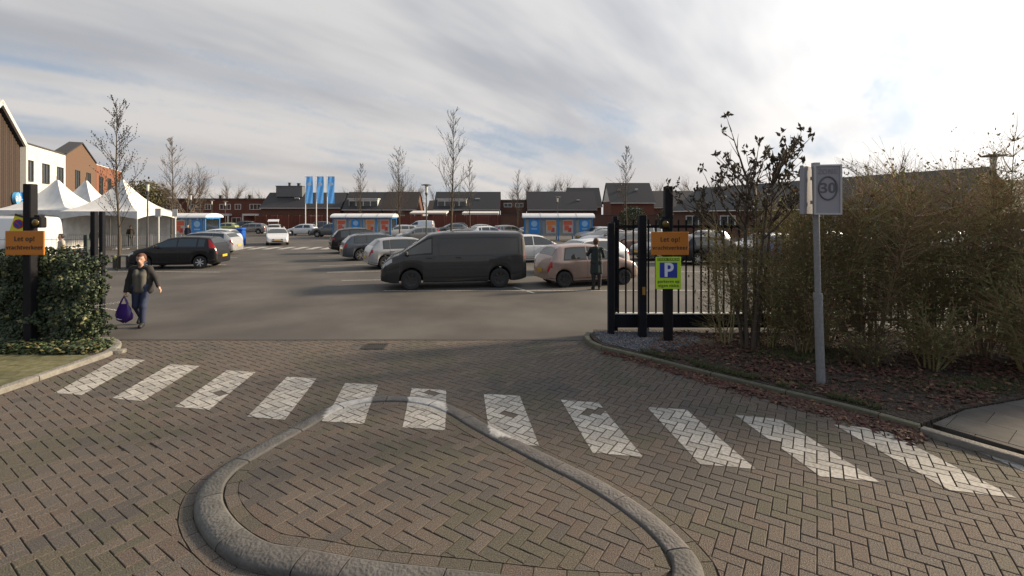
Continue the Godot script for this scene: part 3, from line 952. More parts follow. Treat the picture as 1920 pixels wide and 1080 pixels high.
# ---------------------------------------------------------------- things on the car park
func make_lot() -> void:
	shelter("blue trolley shelter with posters behind the black car", -16.6, 52.0, 6.9, 0.0)
	shelter("blue trolley shelter with orange posters behind the pale hatchback", 4.7, 47.5, 7.3, 0.0)
	shelter("blue trolley shelter beside the white tents", -32.3, 45.5, 5.6, 1)
	for i in 3:
		var o := thing("flag_pole", ["first of three blue flags on white poles, farthest from the shelter", "middle one of three blue flags on white poles", "third blue flag on a white pole, nearest the shelter"][i], "flag", V(-28.6 + i * 1.5, 0, 65.0), 0.0, "blue flags")
		var b := MB.new()
		b.rod(Vector3.ZERO, Vector3(0, 8.1, 0), 0.07, 10, 0.045)
		b.rod(Vector3(0, 8.0, 0), Vector3(1.05, 8.0, 0), 0.025, 6)
		put("pole", b, mat("white metal", Color(0.65, 0.65, 0.65), 0.4), o)
		b = MB.new()
		var rings := []
		for k in 13:
			var r := PackedVector3Array()
			for j in 7: r.append(Vector3(0.08 + j * 0.155, 7.95 - k * 0.31, 0.06 * sin(j * 1.4 + k * 0.5 + i)))
			rings.append(r)
		b.loft(rings)
		var m := mat("flag cloth", Color(0.10, 0.36, 0.66), 0.8)
		m.backlight_enabled = true
		m.backlight = Color(0.35, 0.6, 0.9)
		put("cloth", b, m, o)
		b = MB.new()
		b.rod(Vector3(0.55, 6.9, 0.08), Vector3(0.55, 6.9, 0.1), 0.26, 12)
		put("emblem", b, mat("flag emblem", Color(0.5, 0.66, 0.8), 0.8), o)
	var lamps := [[-6.7, 36.7, 5.0, "park lamp rising above the grey van"], [-26.4, 34.0, 5.0, "park lamp in front of the largest tent"], [-35.6, 52.0, 5.0, "park lamp right of the tents"], [-46.7, 73.0, 5.0, "small far park lamp in front of the terrace"], [-44.0, 72.0, 4.8, "far park lamp beside the grey estate car"], [5.8, 60.0, 5.0, "park lamp above the second shelter"], [19.8, 19.3, 5.05, "park lamp behind the shrubs at the right edge"]]
	for l in lamps: lamp(l[0], l[1], l[2], "%s, slim with a disc top" % l[3])
	# signs on pale posts in front of the tents
	for s in [[-29.2, 36.5, "pale sign post standing by the tall tent opening"], [-26.2, 34.8, "pale sign post just right of the lamp by the tents"], [-26.9, 37.5, "pale sign post nearest the small blue shelter"]]:
		var o := thing("sign_post", s[2], "sign post", V(s[0], 0, s[1]), 0.0, "pale sign posts")
		var b := MB.new()
		b.rod(Vector3.ZERO, Vector3(0, 3.0, 0), 0.05, 8)
		put("post", b, mat("pale metal", Color(0.5, 0.5, 0.48), 0.5), o)
		b = MB.new()
		b.box(Vector3(0, 2.75, 0.06), Vector3(0.42, 0.6, 0.03))
		put("sign_plate", b, mat("pale metal"), o)
	tent(-37.4, 38.6, 5.2, 2.95, 5.45, true, "white pagoda tent with an arched window behind the left sign post")
	tent(-42.2, 46.5, 5.0, 3.1, 6.0, true, "white pagoda tent standing behind the two others")
	tent(-31.2, 37.6, 5.2, 2.85, 5.4, false, "white pagoda tent with an open front beside the lamp")
	for i in 4:
		barrier(-33.9 + i * 2.3, 35.2, ["crowd barrier behind the gate posts", "crowd barrier in front of the open tent", "crowd barrier left of the lamp post", "crowd barrier right of the lamp post by the tents"][i])
	# low bench by the tree at the left
	var be := thing("low_bench", "low grey bench beside the slim tree and the black car", "bench", V(-18.7, 0, 22.55), 0.05)
	var bb := MB.new()
	bb.bevel(Vector3(0, 0.6, 0), Vector3(0.8, 0.06, 0.45), 0.01)
	put("seat", bb, mat("bench grey", Color(0.12, 0.125, 0.12), 0.6), be)
	for s in [-0.3, 0.3]:
		bb = MB.new()
		bb.box(Vector3(s, 0.285, 0), Vector3(0.07, 0.57, 0.36))
		put("leg", bb, mat("dark frame"), be)
	# blue litter bin at the end of the row
	var o := thing("litter_bin", "tall blue bin at the end of the left row of cars", "bin", V(-23.4, 0, 40.5))
	var b := MB.new()
	b.bevel(Vector3(0, 0.62, 0), Vector3(0.6, 1.24, 0.6), 0.06)
	put("bin_body", b, mat("bin blue", Color(0.01, 0.09, 0.42), 0.4), o)
	b = MB.new()
	b.bevel(Vector3(0, 1.36, 0), Vector3(0.66, 0.22, 0.66), 0.08)
	b.box(Vector3(0, 1.245, 0.0), Vector3(0.5, 0.05, 0.5))
	put("lid", b, mat("bin blue"), o)

func lamp(x: float, d: float, h: float, label: String) -> void:
	var o := thing("park_lamp", label, "lamp post", V(x, 0, d), 0.0, "park lamps")
	var b := MB.new()
	b.rod(Vector3.ZERO, Vector3(0, 1.0, 0), 0.075, 10, 0.06)
	b.rod(Vector3(0, 1.0, 0), Vector3(0, h - 0.75, 0), 0.055, 10, 0.045)
	put("post", b, mat("lamp post", Color(0.045, 0.05, 0.05), 0.5), o)
	b = MB.new()
	b.lathe([[0.045, h - 0.95], [0.10, h - 0.78], [0.11, h - 0.68], [0.0, h - 0.66]], 12)
	put("collar", b, mat("lamp post"), o)
	b = MB.new()
	b.lathe([[0.09, h - 0.67], [0.10, h - 0.4], [0.13, h - 0.12], [0.0, h - 0.11]], 14)
	put("diffuser", b, mat("lamp diffuser", Color(0.55, 0.55, 0.5), 0.2), o)
	b = MB.new()
	b.lathe([[0.0, h - 0.1], [0.4, h - 0.1], [0.42, h - 0.07], [0.2, h - 0.01], [0.0, h]], 18)
	put("disc", b, mat("lamp disc", Color(0.10, 0.09, 0.085), 0.5), o)

func shelter(label: String, x: float, d: float, w: float, kind: float) -> void:
	var o := thing("trolley_shelter", label, "shelter", V(x, 0, d), 0.0, "blue trolley shelters")
	var blue := mat("shelter blue", Color(0.03, 0.20, 0.50), 0.4)
	var n := int(w / 1.7)
	for i in n + 1:
		for z in [0.0, -2.2]:
			var p := MB.new()
			p.box(Vector3((i / float(n) - 0.5) * (w - 0.5), 1.12, z), Vector3(0.1, 2.24, 0.1))
			put("post", p, blue, o)
	var b := MB.new()
	for z in [0.0, -2.2]: b.box(Vector3(0, 2.28, z), Vector3(w - 0.3, 0.12, 0.12))
	for s in [-1.0, 1.0]: b.box(Vector3(s * (w * 0.5 - 0.2), 2.28, -1.1), Vector3(0.1, 0.12, 2.2))
	put("frame", b, blue, o)
	b = MB.new()
	var top := []
	var under := []
	for k in 9:
		var a := PI * (k / 8.0)
		var z := -1.1 + cos(a) * 1.45
		var y := 2.36 + sin(a) * 0.42
		top.append(PackedVector3Array([Vector3(-w * 0.5, y, z), Vector3(-w * 0.25, y, z), Vector3(0, y, z), Vector3(w * 0.25, y, z), Vector3(w * 0.5, y, z)]))
		under.append(PackedVector3Array([Vector3(-w * 0.5, y - 0.05, z), Vector3(w * 0.5, y - 0.05, z)]))
	b.loft(top)
	b.loft(under, false, true)
	for s in [-1.0, 1.0]:
		for k in 8:
			var p: Vector3 = top[k][0 if s < 0 else 4]
			var q: Vector3 = top[k + 1][0 if s < 0 else 4]
			b.tri(p, q, Vector3(s * w * 0.5, 2.36, -1.1))
	put("roof", b, mat("shelter roof", Color(0.62, 0.63, 0.63), 0.35), o)
	for i in n - 1:
		var rb := MB.new()
		var rx := (float(i + 1) / n - 0.5) * w
		var ring := []
		for k in 9:
			var a := PI * (k / 8.0)
			ring.append(PackedVector3Array([Vector3(rx - 0.04, 2.375 + sin(a) * 0.43, -1.1 + cos(a) * 1.46), Vector3(rx + 0.04, 2.375 + sin(a) * 0.43, -1.1 + cos(a) * 1.46)]))
		rb.loft(ring)
		put("roof_rib", rb, mat("shelter rib", Color(0.45, 0.46, 0.46), 0.4), o)
	# panels between the posts of the front and the back, the glass dull
	var glass := mat("shelter glass", Color(0.30, 0.33, 0.33, 0.55), 0.2)
	glass.transparency = BaseMaterial3D.TRANSPARENCY_ALPHA
	for i in n:
		var cx := ((i + 0.5) / n - 0.5) * (w - 0.5)
		var pw := (w - 0.5) / n - 0.14
		for z in [0.0, -2.2]:
			var p := MB.new()
			p.box(Vector3(cx, 1.3, z), Vector3(pw, 1.7, 0.02))
			put("pane", p, glass, o)
		var board := MB.new()
		var kind_ := (i + int(w)) % 3
		board.box(Vector3(cx + 0.1, 1.42, 0.05), Vector3(pw * 0.66, 1.36, 0.03))
		var bc: Color = [Color(0.42, 0.40, 0.38), Color(0.02, 0.20, 0.56), Color(0.40, 0.38, 0.36)][kind_]
		var bo := put("poster", board, mat("poster board %d" % kind_, bc, 0.5), o)
		var pr := MB.new()
		if kind_ == 1:
			pr.rod(Vector3(cx + 0.1, 1.72, 0.066), Vector3(cx + 0.1, 1.72, 0.075), pw * 0.2, 14)
			pr.box(Vector3(cx + 0.1, 1.2, 0.07), Vector3(pw * 0.36, 0.14, 0.01))
			put("print", pr, mat("poster pale", Color(0.25, 0.45, 0.68), 0.5), bo)
		else:
			pr.box(Vector3(cx + 0.1, 1.80, 0.07), Vector3(pw * 0.58, 0.42, 0.01))
			pr.box(Vector3(cx - 0.02, 1.3, 0.071), Vector3(pw * 0.3, 0.5, 0.01))
			put("print", pr, mat("poster orange %d" % kind_, Color(0.55, 0.10, 0.05) if kind_ == 0 else Color(0.60, 0.19, 0.05), 0.5), bo)
			pr = MB.new()
			pr.box(Vector3(cx + 0.28, 1.1, 0.07), Vector3(pw * 0.22, 0.44, 0.01))
			put("print", pr, mat("poster red", Color(0.42, 0.05, 0.06), 0.5), bo)

func tent(x: float, d: float, a: float, eave: float, apex: float, walls: bool, label: String) -> void:
	var o := thing("pagoda_tent", label, "tent", V(x, 0, d), deg_to_rad(8.0), "white pagoda tents")
	var cloth := tmat("tent cloth", Color(0.66, 0.66, 0.65), 0.6, noise_tex("render", 256, 0.02, Color(0.86, 0.86, 0.86), Color(1, 1, 1), 4), 0.3)
	cloth.backlight_enabled = true
	cloth.backlight = Color(0.2, 0.2, 0.2)
	var b := MB.new()
	var h := a * 0.5
	for s in 4:
		var bs := Basis(Vector3.UP, s * PI / 2)
		var rings := []
		for k in 11:
			var f := k / 10.0
			var r := h * (1.0 - f) + 0.08 * f
			var y := eave + (apex - eave) * (f * 0.36 + pow(f, 2.4) * 0.64)
			var ring := PackedVector3Array()
			for j in 9:
				var u := j / 4.0 - 1.0
				# the cloth sags between the corners
				var sag := 0.16 * (1.0 - u * u) * (1.0 - f) * f * 4.0
				ring.append(bs * Vector3(u * r, y - sag, r))
			rings.append(ring)
		b.loft(rings)
	put("canopy", b, cloth, o)
	for s in 4:
		var bs := Basis(Vector3.UP, s * PI / 2)
		b = MB.new()
		var rings := []
		for k in 3:
			var ring := PackedVector3Array()
			for j in 17:
				var u := j / 8.0 - 1.0
				ring.append(bs * Vector3(u * h, eave - k * (0.14 + 0.16 * u * u), h + 0.012 * sin(j * 2.0)))
			rings.append(ring)
		b.loft(rings)
		put("valance", b, cloth, o)
		var post := MB.new()
		post.box(bs * Vector3(h - 0.06, eave * 0.5, h - 0.06), Vector3(0.1, eave, 0.1), bs)
		put("leg", post, mat("tent leg", Color(0.35, 0.35, 0.35), 0.4, 0.5), o)
		if walls and s != 2 or (not walls and s > 1):
			var wb := MB.new()
			var wr := []
			for k in 2:
				var ring := PackedVector3Array()
				for j in 25:
					var u := j / 12.0 - 1.0
					ring.append(bs * Vector3(u * (h - 0.12), k * (eave - 0.3), h - 0.08 + 0.03 * sin(j * 1.9)))
				wr.append(ring)
			wb.loft(wr)
			var wall := put("side_wall", wb, cloth, o)
			if walls and s < 2:
				for cx in [-1.3, 1.3]:
					var pane := MB.new()
					var poly := []
					for k in 13: poly.append(Vector3(cx + 0.62 * cos(PI * k / 12.0), 1.75 + 0.62 * sin(PI * k / 12.0), h + 0.01))
					for k in 12: pane.tri(bs * poly[k], bs * poly[k + 1], bs * Vector3(cx, 1.75, h + 0.01))
					pane.quad(bs * Vector3(cx - 0.62, 0.75, h + 0.01), bs * Vector3(cx - 0.62, 1.75, h + 0.01), bs * Vector3(cx + 0.62, 1.75, h + 0.01), bs * Vector3(cx + 0.62, 0.75, h + 0.01))
					put("window", pane, mat("tent window", Color(0.10, 0.12, 0.14), 0.15), wall)
					var bars := MB.new()
					for k in 4:
						bars.box(bs * Vector3(cx, 0.85 + k * 0.3, h + 0.03), Vector3(1.24, 0.035, 0.02), bs)
						bars.box(bs * Vector3(cx - 0.45 + k * 0.3, 1.3, h + 0.031), Vector3(0.035, 1.1 + 0.5 * float(k == 1 or k == 2), 0.02), bs)
					put("glazing_bar", bars, mat("white metal"), wall)
	b = MB.new()
	b.rod(Vector3(0, apex - 0.15, 0), Vector3(0, apex + 0.35, 0), 0.05, 8)
	put("tip", b, mat("dark frame"), o)

func barrier(x: float, d: float, label: String) -> void:
	var o := thing("crowd_barrier", label, "barrier", V(x, 0, d), 0.0, "crowd barriers")
	var b := MB.new()
	for y in [0.2, 1.08]: b.rod(Vector3(0, y, 0), Vector3(2.2, y, 0), 0.02, 6)
	for s in [0.0, 2.2]: b.rod(Vector3(s, 0.05, 0), Vector3(s, 1.08, 0), 0.02, 6)
	put("frame", b, mat("galvanised", Color(0.32, 0.33, 0.34), 0.4, 0.6), o)
	for k in 14:
		b = MB.new()
		b.rod(Vector3(0.15 + k * 0.147, 0.2, 0), Vector3(0.15 + k * 0.147, 1.08, 0), 0.009, 5)
		put("bar", b, mat("galvanised"), o)
	for s in [0.3, 1.9]:
		b = MB.new()
		b.box(Vector3(s, 0.03, 0), Vector3(0.06, 0.06, 0.7))
		b.box(Vector3(s, 0.13, 0), Vector3(0.05, 0.16, 0.05))
		put("foot", b, mat("galvanised"), o)
# ---------------------------------------------------------------- vehicles
# A body is a lofted hull: at each station along its length (x, forward) nine points from the sill round to the middle of the roof.
class Hull:
	var L := 4.2
	var W := 1.74
	var belt := 0.95
	var prof: Array = []      # [share of length from the rear, height of the top line]
	var rw := 0.31
	var ax := [0.19, 0.80]    # axles, share of length
	var low := 0.2
	var tumble := 0.30
	func top(f: float) -> float:
		for i in prof.size() - 1:
			if f <= prof[i + 1][0]:
				var t: float = (f - prof[i][0]) / maxf(prof[i + 1][0] - prof[i][0], 1e-5)
				return lerpf(prof[i][1], prof[i + 1][1], t)
		return prof[-1][1]
	func bottom(f: float) -> float:
		var b := low
		var e := maxf(0.0, maxf(0.07 - f, f - 0.93)) / 0.07
		b += 0.07 * e
		for a in ax:
			var dx: float = (f - a) * L
			var R := rw + 0.055
			if absf(dx) < R: b = maxf(b, rw + sqrt(R * R - dx * dx))
		return b
	func half(f: float) -> float:
		var e := maxf(0.0, absf(f - 0.48) - 0.30) / 0.22
		var w := W * 0.5 * (1.0 - 0.10 * e * e)
		var tip := minf(f, 1.0 - f) * L
		if tip < 0.22: w *= 0.86 + 0.14 * sqrt(1.0 - pow(1.0 - tip / 0.22, 2.0))
		return w
	func ring(f: float) -> Array:
		var x := (f - 0.5) * L
		var t := top(f)
		var b := minf(bottom(f), t - 0.16)
		var w := half(f)
		var h := maxf(0.0, t - belt)
		var y4 := minf(belt - 0.05, t - 0.09)
		var y5 := minf(belt, t - 0.05)
		var z5 := w * 0.955
		var z6 := z5 - h * tumble - 0.015
		return [Vector3(x, b, 0), Vector3(x, b, w * 0.86), Vector3(x, b + 0.04, w * 0.965), Vector3(x, lerpf(b, y4, 0.55), w), Vector3(x, y4, w * 0.985),
			Vector3(x, y5, z5), Vector3(x, y5 + (t - y5) * 0.84, z6), Vector3(x, y5 + (t - y5) * 0.955, z6 * 0.88), Vector3(x, t, 0)]
	func at(f: float, k: float, side: float) -> Vector3:
		var r := ring(f)
		var i := clampi(int(k), 0, 7)
		var p: Vector3 = r[i].lerp(r[i + 1], k - i)
		p.z *= side
		return p
	func out(f: float, k: float, side: float) -> Vector3:
		var e := 0.004
		var a := at(minf(f + e, 1.0), k, side) - at(maxf(f - e, 0.0), k, side)
		var b := at(f, minf(k + 0.08, 8.0), side) - at(f, maxf(k - 0.08, 0.0), side)
		var n := a.cross(b).normalized()
		return n if n.dot(at(f, k, side) - Vector3((f - 0.5) * L * 0.8, belt * 0.7, 0)) > 0 else -n

func hull_mesh(h: Hull) -> ArrayMesh:
	var fs := [0.0, 0.006, 0.015, 0.03, 0.05, 0.08]
	for p in h.prof: fs.append(p[0])
	for a in h.ax:
		var R: float = (h.rw + 0.055) / h.L
		for k in 9: fs.append(a + R * cos(PI * k / 8.0))
		fs.append(a - R * 1.02); fs.append(a + R * 1.02)
	for k in 12: fs.append(0.08 + 0.84 * k / 11.0)
	for k in [0.92, 0.95, 0.97, 0.985, 0.994, 1.0]: fs.append(k)
	fs.sort()
	var rings := []
	var last := -1.0
	for f in fs:
		if f - last < 0.0015 or f < 0.0 or f > 1.0: continue
		last = f
		var r := h.ring(f)
		var full := PackedVector3Array()
		for k in range(8, -1, -1): full.append(Vector3(r[k].x, r[k].y, -r[k].z))
		for k in range(1, 9): full.append(r[k])
		rings.append(full)
	var b := MB.new()
	b.loft(rings, true)
	for e in [0, rings.size() - 1]:
		var mid := Vector3.ZERO
		for p in rings[e]: mid += p / rings[e].size()
		mid.x += 0.03 * (-1.0 if e == 0 else 1.0)
		b.fan(rings[e], mid, e == 0)
	return b.mesh()

func patch(b: MB, h: Hull, f0: float, f1: float, k0: float, k1: float, lift: float, side: float, nf := 5, nk := 4, slant0 := 0.0, slant1 := 0.0) -> void:
	var rings := []
	for i in nf + 1:
		var r := PackedVector3Array()
		for j in nk + 1:
			var kk := lerpf(k0, k1, float(j) / nk)
			var f := lerpf(f0 + slant0 * j / nk, f1 + slant1 * j / nk, float(i) / nf)
			r.append(h.at(f, kk, side) + h.out(f, kk, side) * lift)
		rings.append(r)
	b.loft(rings, false, side > 0.0)

# glass across the middle (windscreen, rear window)
func screen(b: MB, h: Hull, f0: float, f1: float, k: float, lift: float) -> void:
	var rings := []
	for i in 6:
		var f := lerpf(f0, f1, i / 5.0)
		var r := PackedVector3Array()
		for j in 9:
			var u := j / 4.0 - 1.0
			var kk := lerpf(8.0, k, absf(u))
			r.append(h.at(f, kk, -1.0 if u < 0.0 else 1.0) + h.out(f, minf(kk, 7.9), -1.0 if u < 0.0 else 1.0) * lift)
		rings.append(r)
	b.loft(rings)

var kinds := {}

func wheel_meshes(r: float, w: float) -> Array:
	var t := MB.new()
	var tr := Transform3D(Basis(Vector3.RIGHT, PI / 2), Vector3.ZERO)
	t.lathe([[r * 0.62, -w * 0.42], [r * 0.9, -w * 0.5], [r * 0.985, -w * 0.38], [r, 0], [r * 0.985, w * 0.38], [r * 0.9, w * 0.5], [r * 0.62, w * 0.42]], 22, tr)
	var m := MB.new()
	m.lathe([[r * 0.66, -w * 0.40], [r * 0.64, -w * 0.3], [r * 0.2, -w * 0.22], [0.0, -w * 0.22]], 18, tr)
	m.lathe([[r * 0.66, w * 0.40], [r * 0.64, w * 0.3], [r * 0.2, w * 0.22], [0.0, w * 0.22]], 18, tr)
	var s := MB.new()
	for sd in [-1.0, 1.0]:
		for k in 7:
			var a := TAU * k / 7.0
			s.box(Vector3(cos(a) * r * 0.36, sin(a) * r * 0.36, sd * w * 0.36), Vector3(r * 0.56, r * 0.13, 0.02), Basis(Vector3.BACK, a))
		s.rod(Vector3(0, 0, sd * w * 0.2), Vector3(0, 0, sd * w * 0.4), r * 0.16, 10)
	return [t.mesh(), m.mesh(), s.mesh()]

func define(key: String, L: float, W: float, belt: float, rw: float, ax: Array, prof: Array, opt := {}) -> void:
	var h := Hull.new()
	h.L = L; h.W = W; h.belt = belt; h.rw = rw; h.ax = ax; h.prof = prof
	h.tumble = opt.get("tumble", 0.30)
	h.low = opt.get("low", 0.2)
	var k := {"hull": h, "body": hull_mesh(h), "wheels": wheel_meshes(rw, 0.2), "side": [], "trim": [], "opt": opt}
	for w in opt.get("side", []):
		for s in [-1.0, 1.0]:
			var b := MB.new()
			patch(b, h, w[0], w[1], 5.14, 5.9, 0.006, s, 6, 4, w[2] if w.size() > 2 else 0.0, w[3] if w.size() > 3 else 0.0)
			k.side.append(b.mesh())
			b = MB.new()
			patch(b, h, w[0] - 0.008, w[1] + 0.008, 5.04, 6.0, 0.0035, s, 6, 4, w[2] if w.size() > 2 else 0.0, w[3] if w.size() > 3 else 0.0)
			k.trim.append(b.mesh())
	var b := MB.new()
	screen(b, h, opt.ws[0], opt.ws[1], 6.35, 0.006)
	k.windscreen = b.mesh()
	if opt.has("rs"):
		b = MB.new()
		screen(b, h, opt.rs[0], opt.rs[1], 6.5, 0.006)
		k.rear = b.mesh()
	k.lamps = []
	for s in [-1.0, 1.0]:
		b = MB.new()
		patch(b, h, opt.get("head", 0.925), 0.985, 3.75, 4.85, 0.008, s, 5, 3)
		var t := MB.new()
		var tk: Array = opt.get("tail", [3.7, 5.0])
		patch(t, h, 0.004, opt.get("tail_f", 0.045), tk[0], tk[1], 0.008, s, 5, 4, 0.0, opt.get("tail_slant", 0.0))
		k.lamps.append([b.mesh(), t.mesh()])
	k.cladding = []   # plastic along the bottom of bumpers and sills
	k.seams = []
	k.handles = []
	for s in [-1.0, 1.0]:
		var c0: float = opt.get("clad", 2.25)
		for c in [[0.0, ax[0] - (rw + 0.06) / L, c0], [ax[1] + (rw + 0.06) / L, 1.0, c0 + opt.get("nose", 0.0)], [ax[0] + (rw + 0.06) / L, ax[1] - (rw + 0.06) / L, minf(c0, 2.3)]]:
			b = MB.new()
			patch(b, h, c[0], c[1], 1.0, c[2], 0.007, s, 4, 2)
			k.cladding.append(b.mesh())
		var seams: Array = opt.get("seams", [0.23, 0.43, 0.66])
		for i in seams.size():
			b = MB.new()
			patch(b, h, seams[i], seams[i] + 0.0026, 2.25, 5.05, 0.004, s, 1, 6)
			k.seams.append(b.mesh())
			if i > 0:
				b = MB.new()
				b.bevel(h.at(seams[i] - 0.165, 4.0, s) + Vector3(0, -0.03, s * 0.012), Vector3(0.2, 0.035, 0.04), 0.012)
				k.handles.append(b.mesh())
	k.mirrors = []
	for s in [-1.0, 1.0]:
		b = MB.new()
		var p := h.at(opt.get("mirror", 0.665), 5.1, s)
		b.bevel(p + Vector3(0.0, 0.07, s * 0.13), Vector3(0.12, 0.15, 0.2), 0.045)
		b.box(p + Vector3(0.0, 0.02, s * 0.03), Vector3(0.07, 0.05, 0.14))
		k.mirrors.append(b.mesh())
	var fr := h.ring(1.0)
	var nose: float = L * 0.5 + 0.026
	b = MB.new()
	b.bevel(Vector3(nose - 0.03, lerpf(h.low, fr[8].y, 0.80), 0), Vector3(0.06, 0.10, W * 0.46), 0.02)
	b.bevel(Vector3(nose - 0.03, h.low + 0.17, 0), Vector3(0.06, 0.12, W * 0.5), 0.02)
	k.grille = b.mesh()
	b = MB.new()
	b.box(Vector3(nose + 0.008, h.low + 0.3, 0), Vector3(0.012, 0.11, 0.5))
	k.plate_front = b.mesh()
	b = MB.new()
	b.box(Vector3(-L * 0.5 - 0.036, opt.get("plate_y", 0.58), 0), Vector3(0.012, 0.11, 0.5))
	k.plate_rear = b.mesh()
	b = MB.new()
	b.box(Vector3(0, h.low + 0.17, 0), Vector3(L * 0.86, 0.26, W * 0.66))
	for a in ax: b.rod(Vector3((a - 0.5) * L, rw, -W * 0.36), Vector3((a - 0.5) * L, rw, W * 0.36), 0.05, 6)
	k.under = b.mesh()
	if opt.has("rails"):
		b = MB.new()
		for s in [-1.0, 1.0]:
			var path := PackedVector3Array()
			for i in 7:
				var f := lerpf(opt.rails[0], opt.rails[1], i / 6.0)
				path.append(h.at(f, 6.9, s) + Vector3(0, 0.045 if i > 0 and i < 6 else -0.01, 0))
			b.tube(path, PackedFloat32Array([0.016, 0.016, 0.016, 0.016, 0.016, 0.016, 0.016]), 6)
		k.rails = b.mesh()
	kinds[key] = k

func paint(col: Color, metal := 0.25) -> StandardMaterial3D:
	var key := "car paint %.3f %.3f %.3f" % [col.r, col.g, col.b]
	if not mats.has(key):
		var m := mat(key, col, 0.32 if col.r > 0.05 else 0.5, metal if col.r > 0.05 else 0.0)
		if col.r < 0.1: m.metallic_specular = 0.3
		m.clearcoat_enabled = true
		m.clearcoat = 0.8 if col.r > 0.03 else 0.5
		m.clearcoat_roughness = 0.06
	return mats[key]

func car(kind: String, col: Color, x: float, d: float, turn: float, label: String, opt := {}) -> Node3D:
	var k: Dictionary = kinds[kind]
	var h: Hull = k.hull
	var o := thing(opt.get("name", "parked_car"), label, opt.get("category", "car"), V(x, 0, d), deg_to_rad(turn), opt.get("group", "cars on the car park"))
	var p := paint(col, opt.get("metal", 0.25))
	var glass := mat("car glass", Color(0.022, 0.028, 0.030), 0.03)
	glass.metallic_specular = 0.8
	var black := mat("car plastic", Color(0.022, 0.022, 0.023), 0.6)
	var body := put("body", k.body, p, o)
	for q in k.cladding: put("cladding", q, black, o)
	if d < 40.0:
		for q in k.seams: put("door_seam", q, black, body)
		for q in k.handles: put("door_handle", q, p if opt.get("handle_paint", true) else black, body)
	put("underbody", k.under, mat("underbody", Color(0.012, 0.012, 0.012), 0.9), o)
	put("windscreen", k.windscreen, glass, o)
	if k.has("rear"): put("rear_window", k.rear, glass, o)
	for w in k.side.size():
		var sw := put("side_window", k.side[w], glass, o)
		if d < 40.0: put("window_seal", k.trim[w], black, sw)
	for s in 2:
		put("headlight", k.lamps[s][0], mat("headlight", Color(0.42, 0.44, 0.46), 0.08, 0.3), o)
		put("tail_light", k.lamps[s][1], mat("tail light", Color(0.32, 0.012, 0.014), 0.12), o)
		put("mirror", k.mirrors[s], p if not opt.get("mirror_dark", false) else black, o)
	put("grille", k.grille, black, o)
	for q in ["plate_front", "plate_rear"]: put("number_plate", k[q], mat("yellow plate", Color(0.60, 0.36, 0.02), 0.5), o)
	if k.has("rails"): put("roof_rails", k.rails, opt.get("rail_mat", mat("rail silver", Color(0.45, 0.45, 0.46), 0.3, 0.8)), o)
	for a in h.ax:
		for s in [-1.0, 1.0]:
			var w := put("wheel", k.wheels[0], mat("tyre", Color(0.022, 0.022, 0.022), 0.85), o, Vector3((a - 0.5) * h.L, h.rw, s * (h.W * 0.5 - 0.115)))
			put("rim", k.wheels[1], mat("rim inner", Color(0.05, 0.05, 0.052), 0.5, 0.5), w)
			put("spokes", k.wheels[2], opt.get("rim", mat("rim silver", Color(0.42, 0.42, 0.43), 0.3, 0.7)), w)
	return o

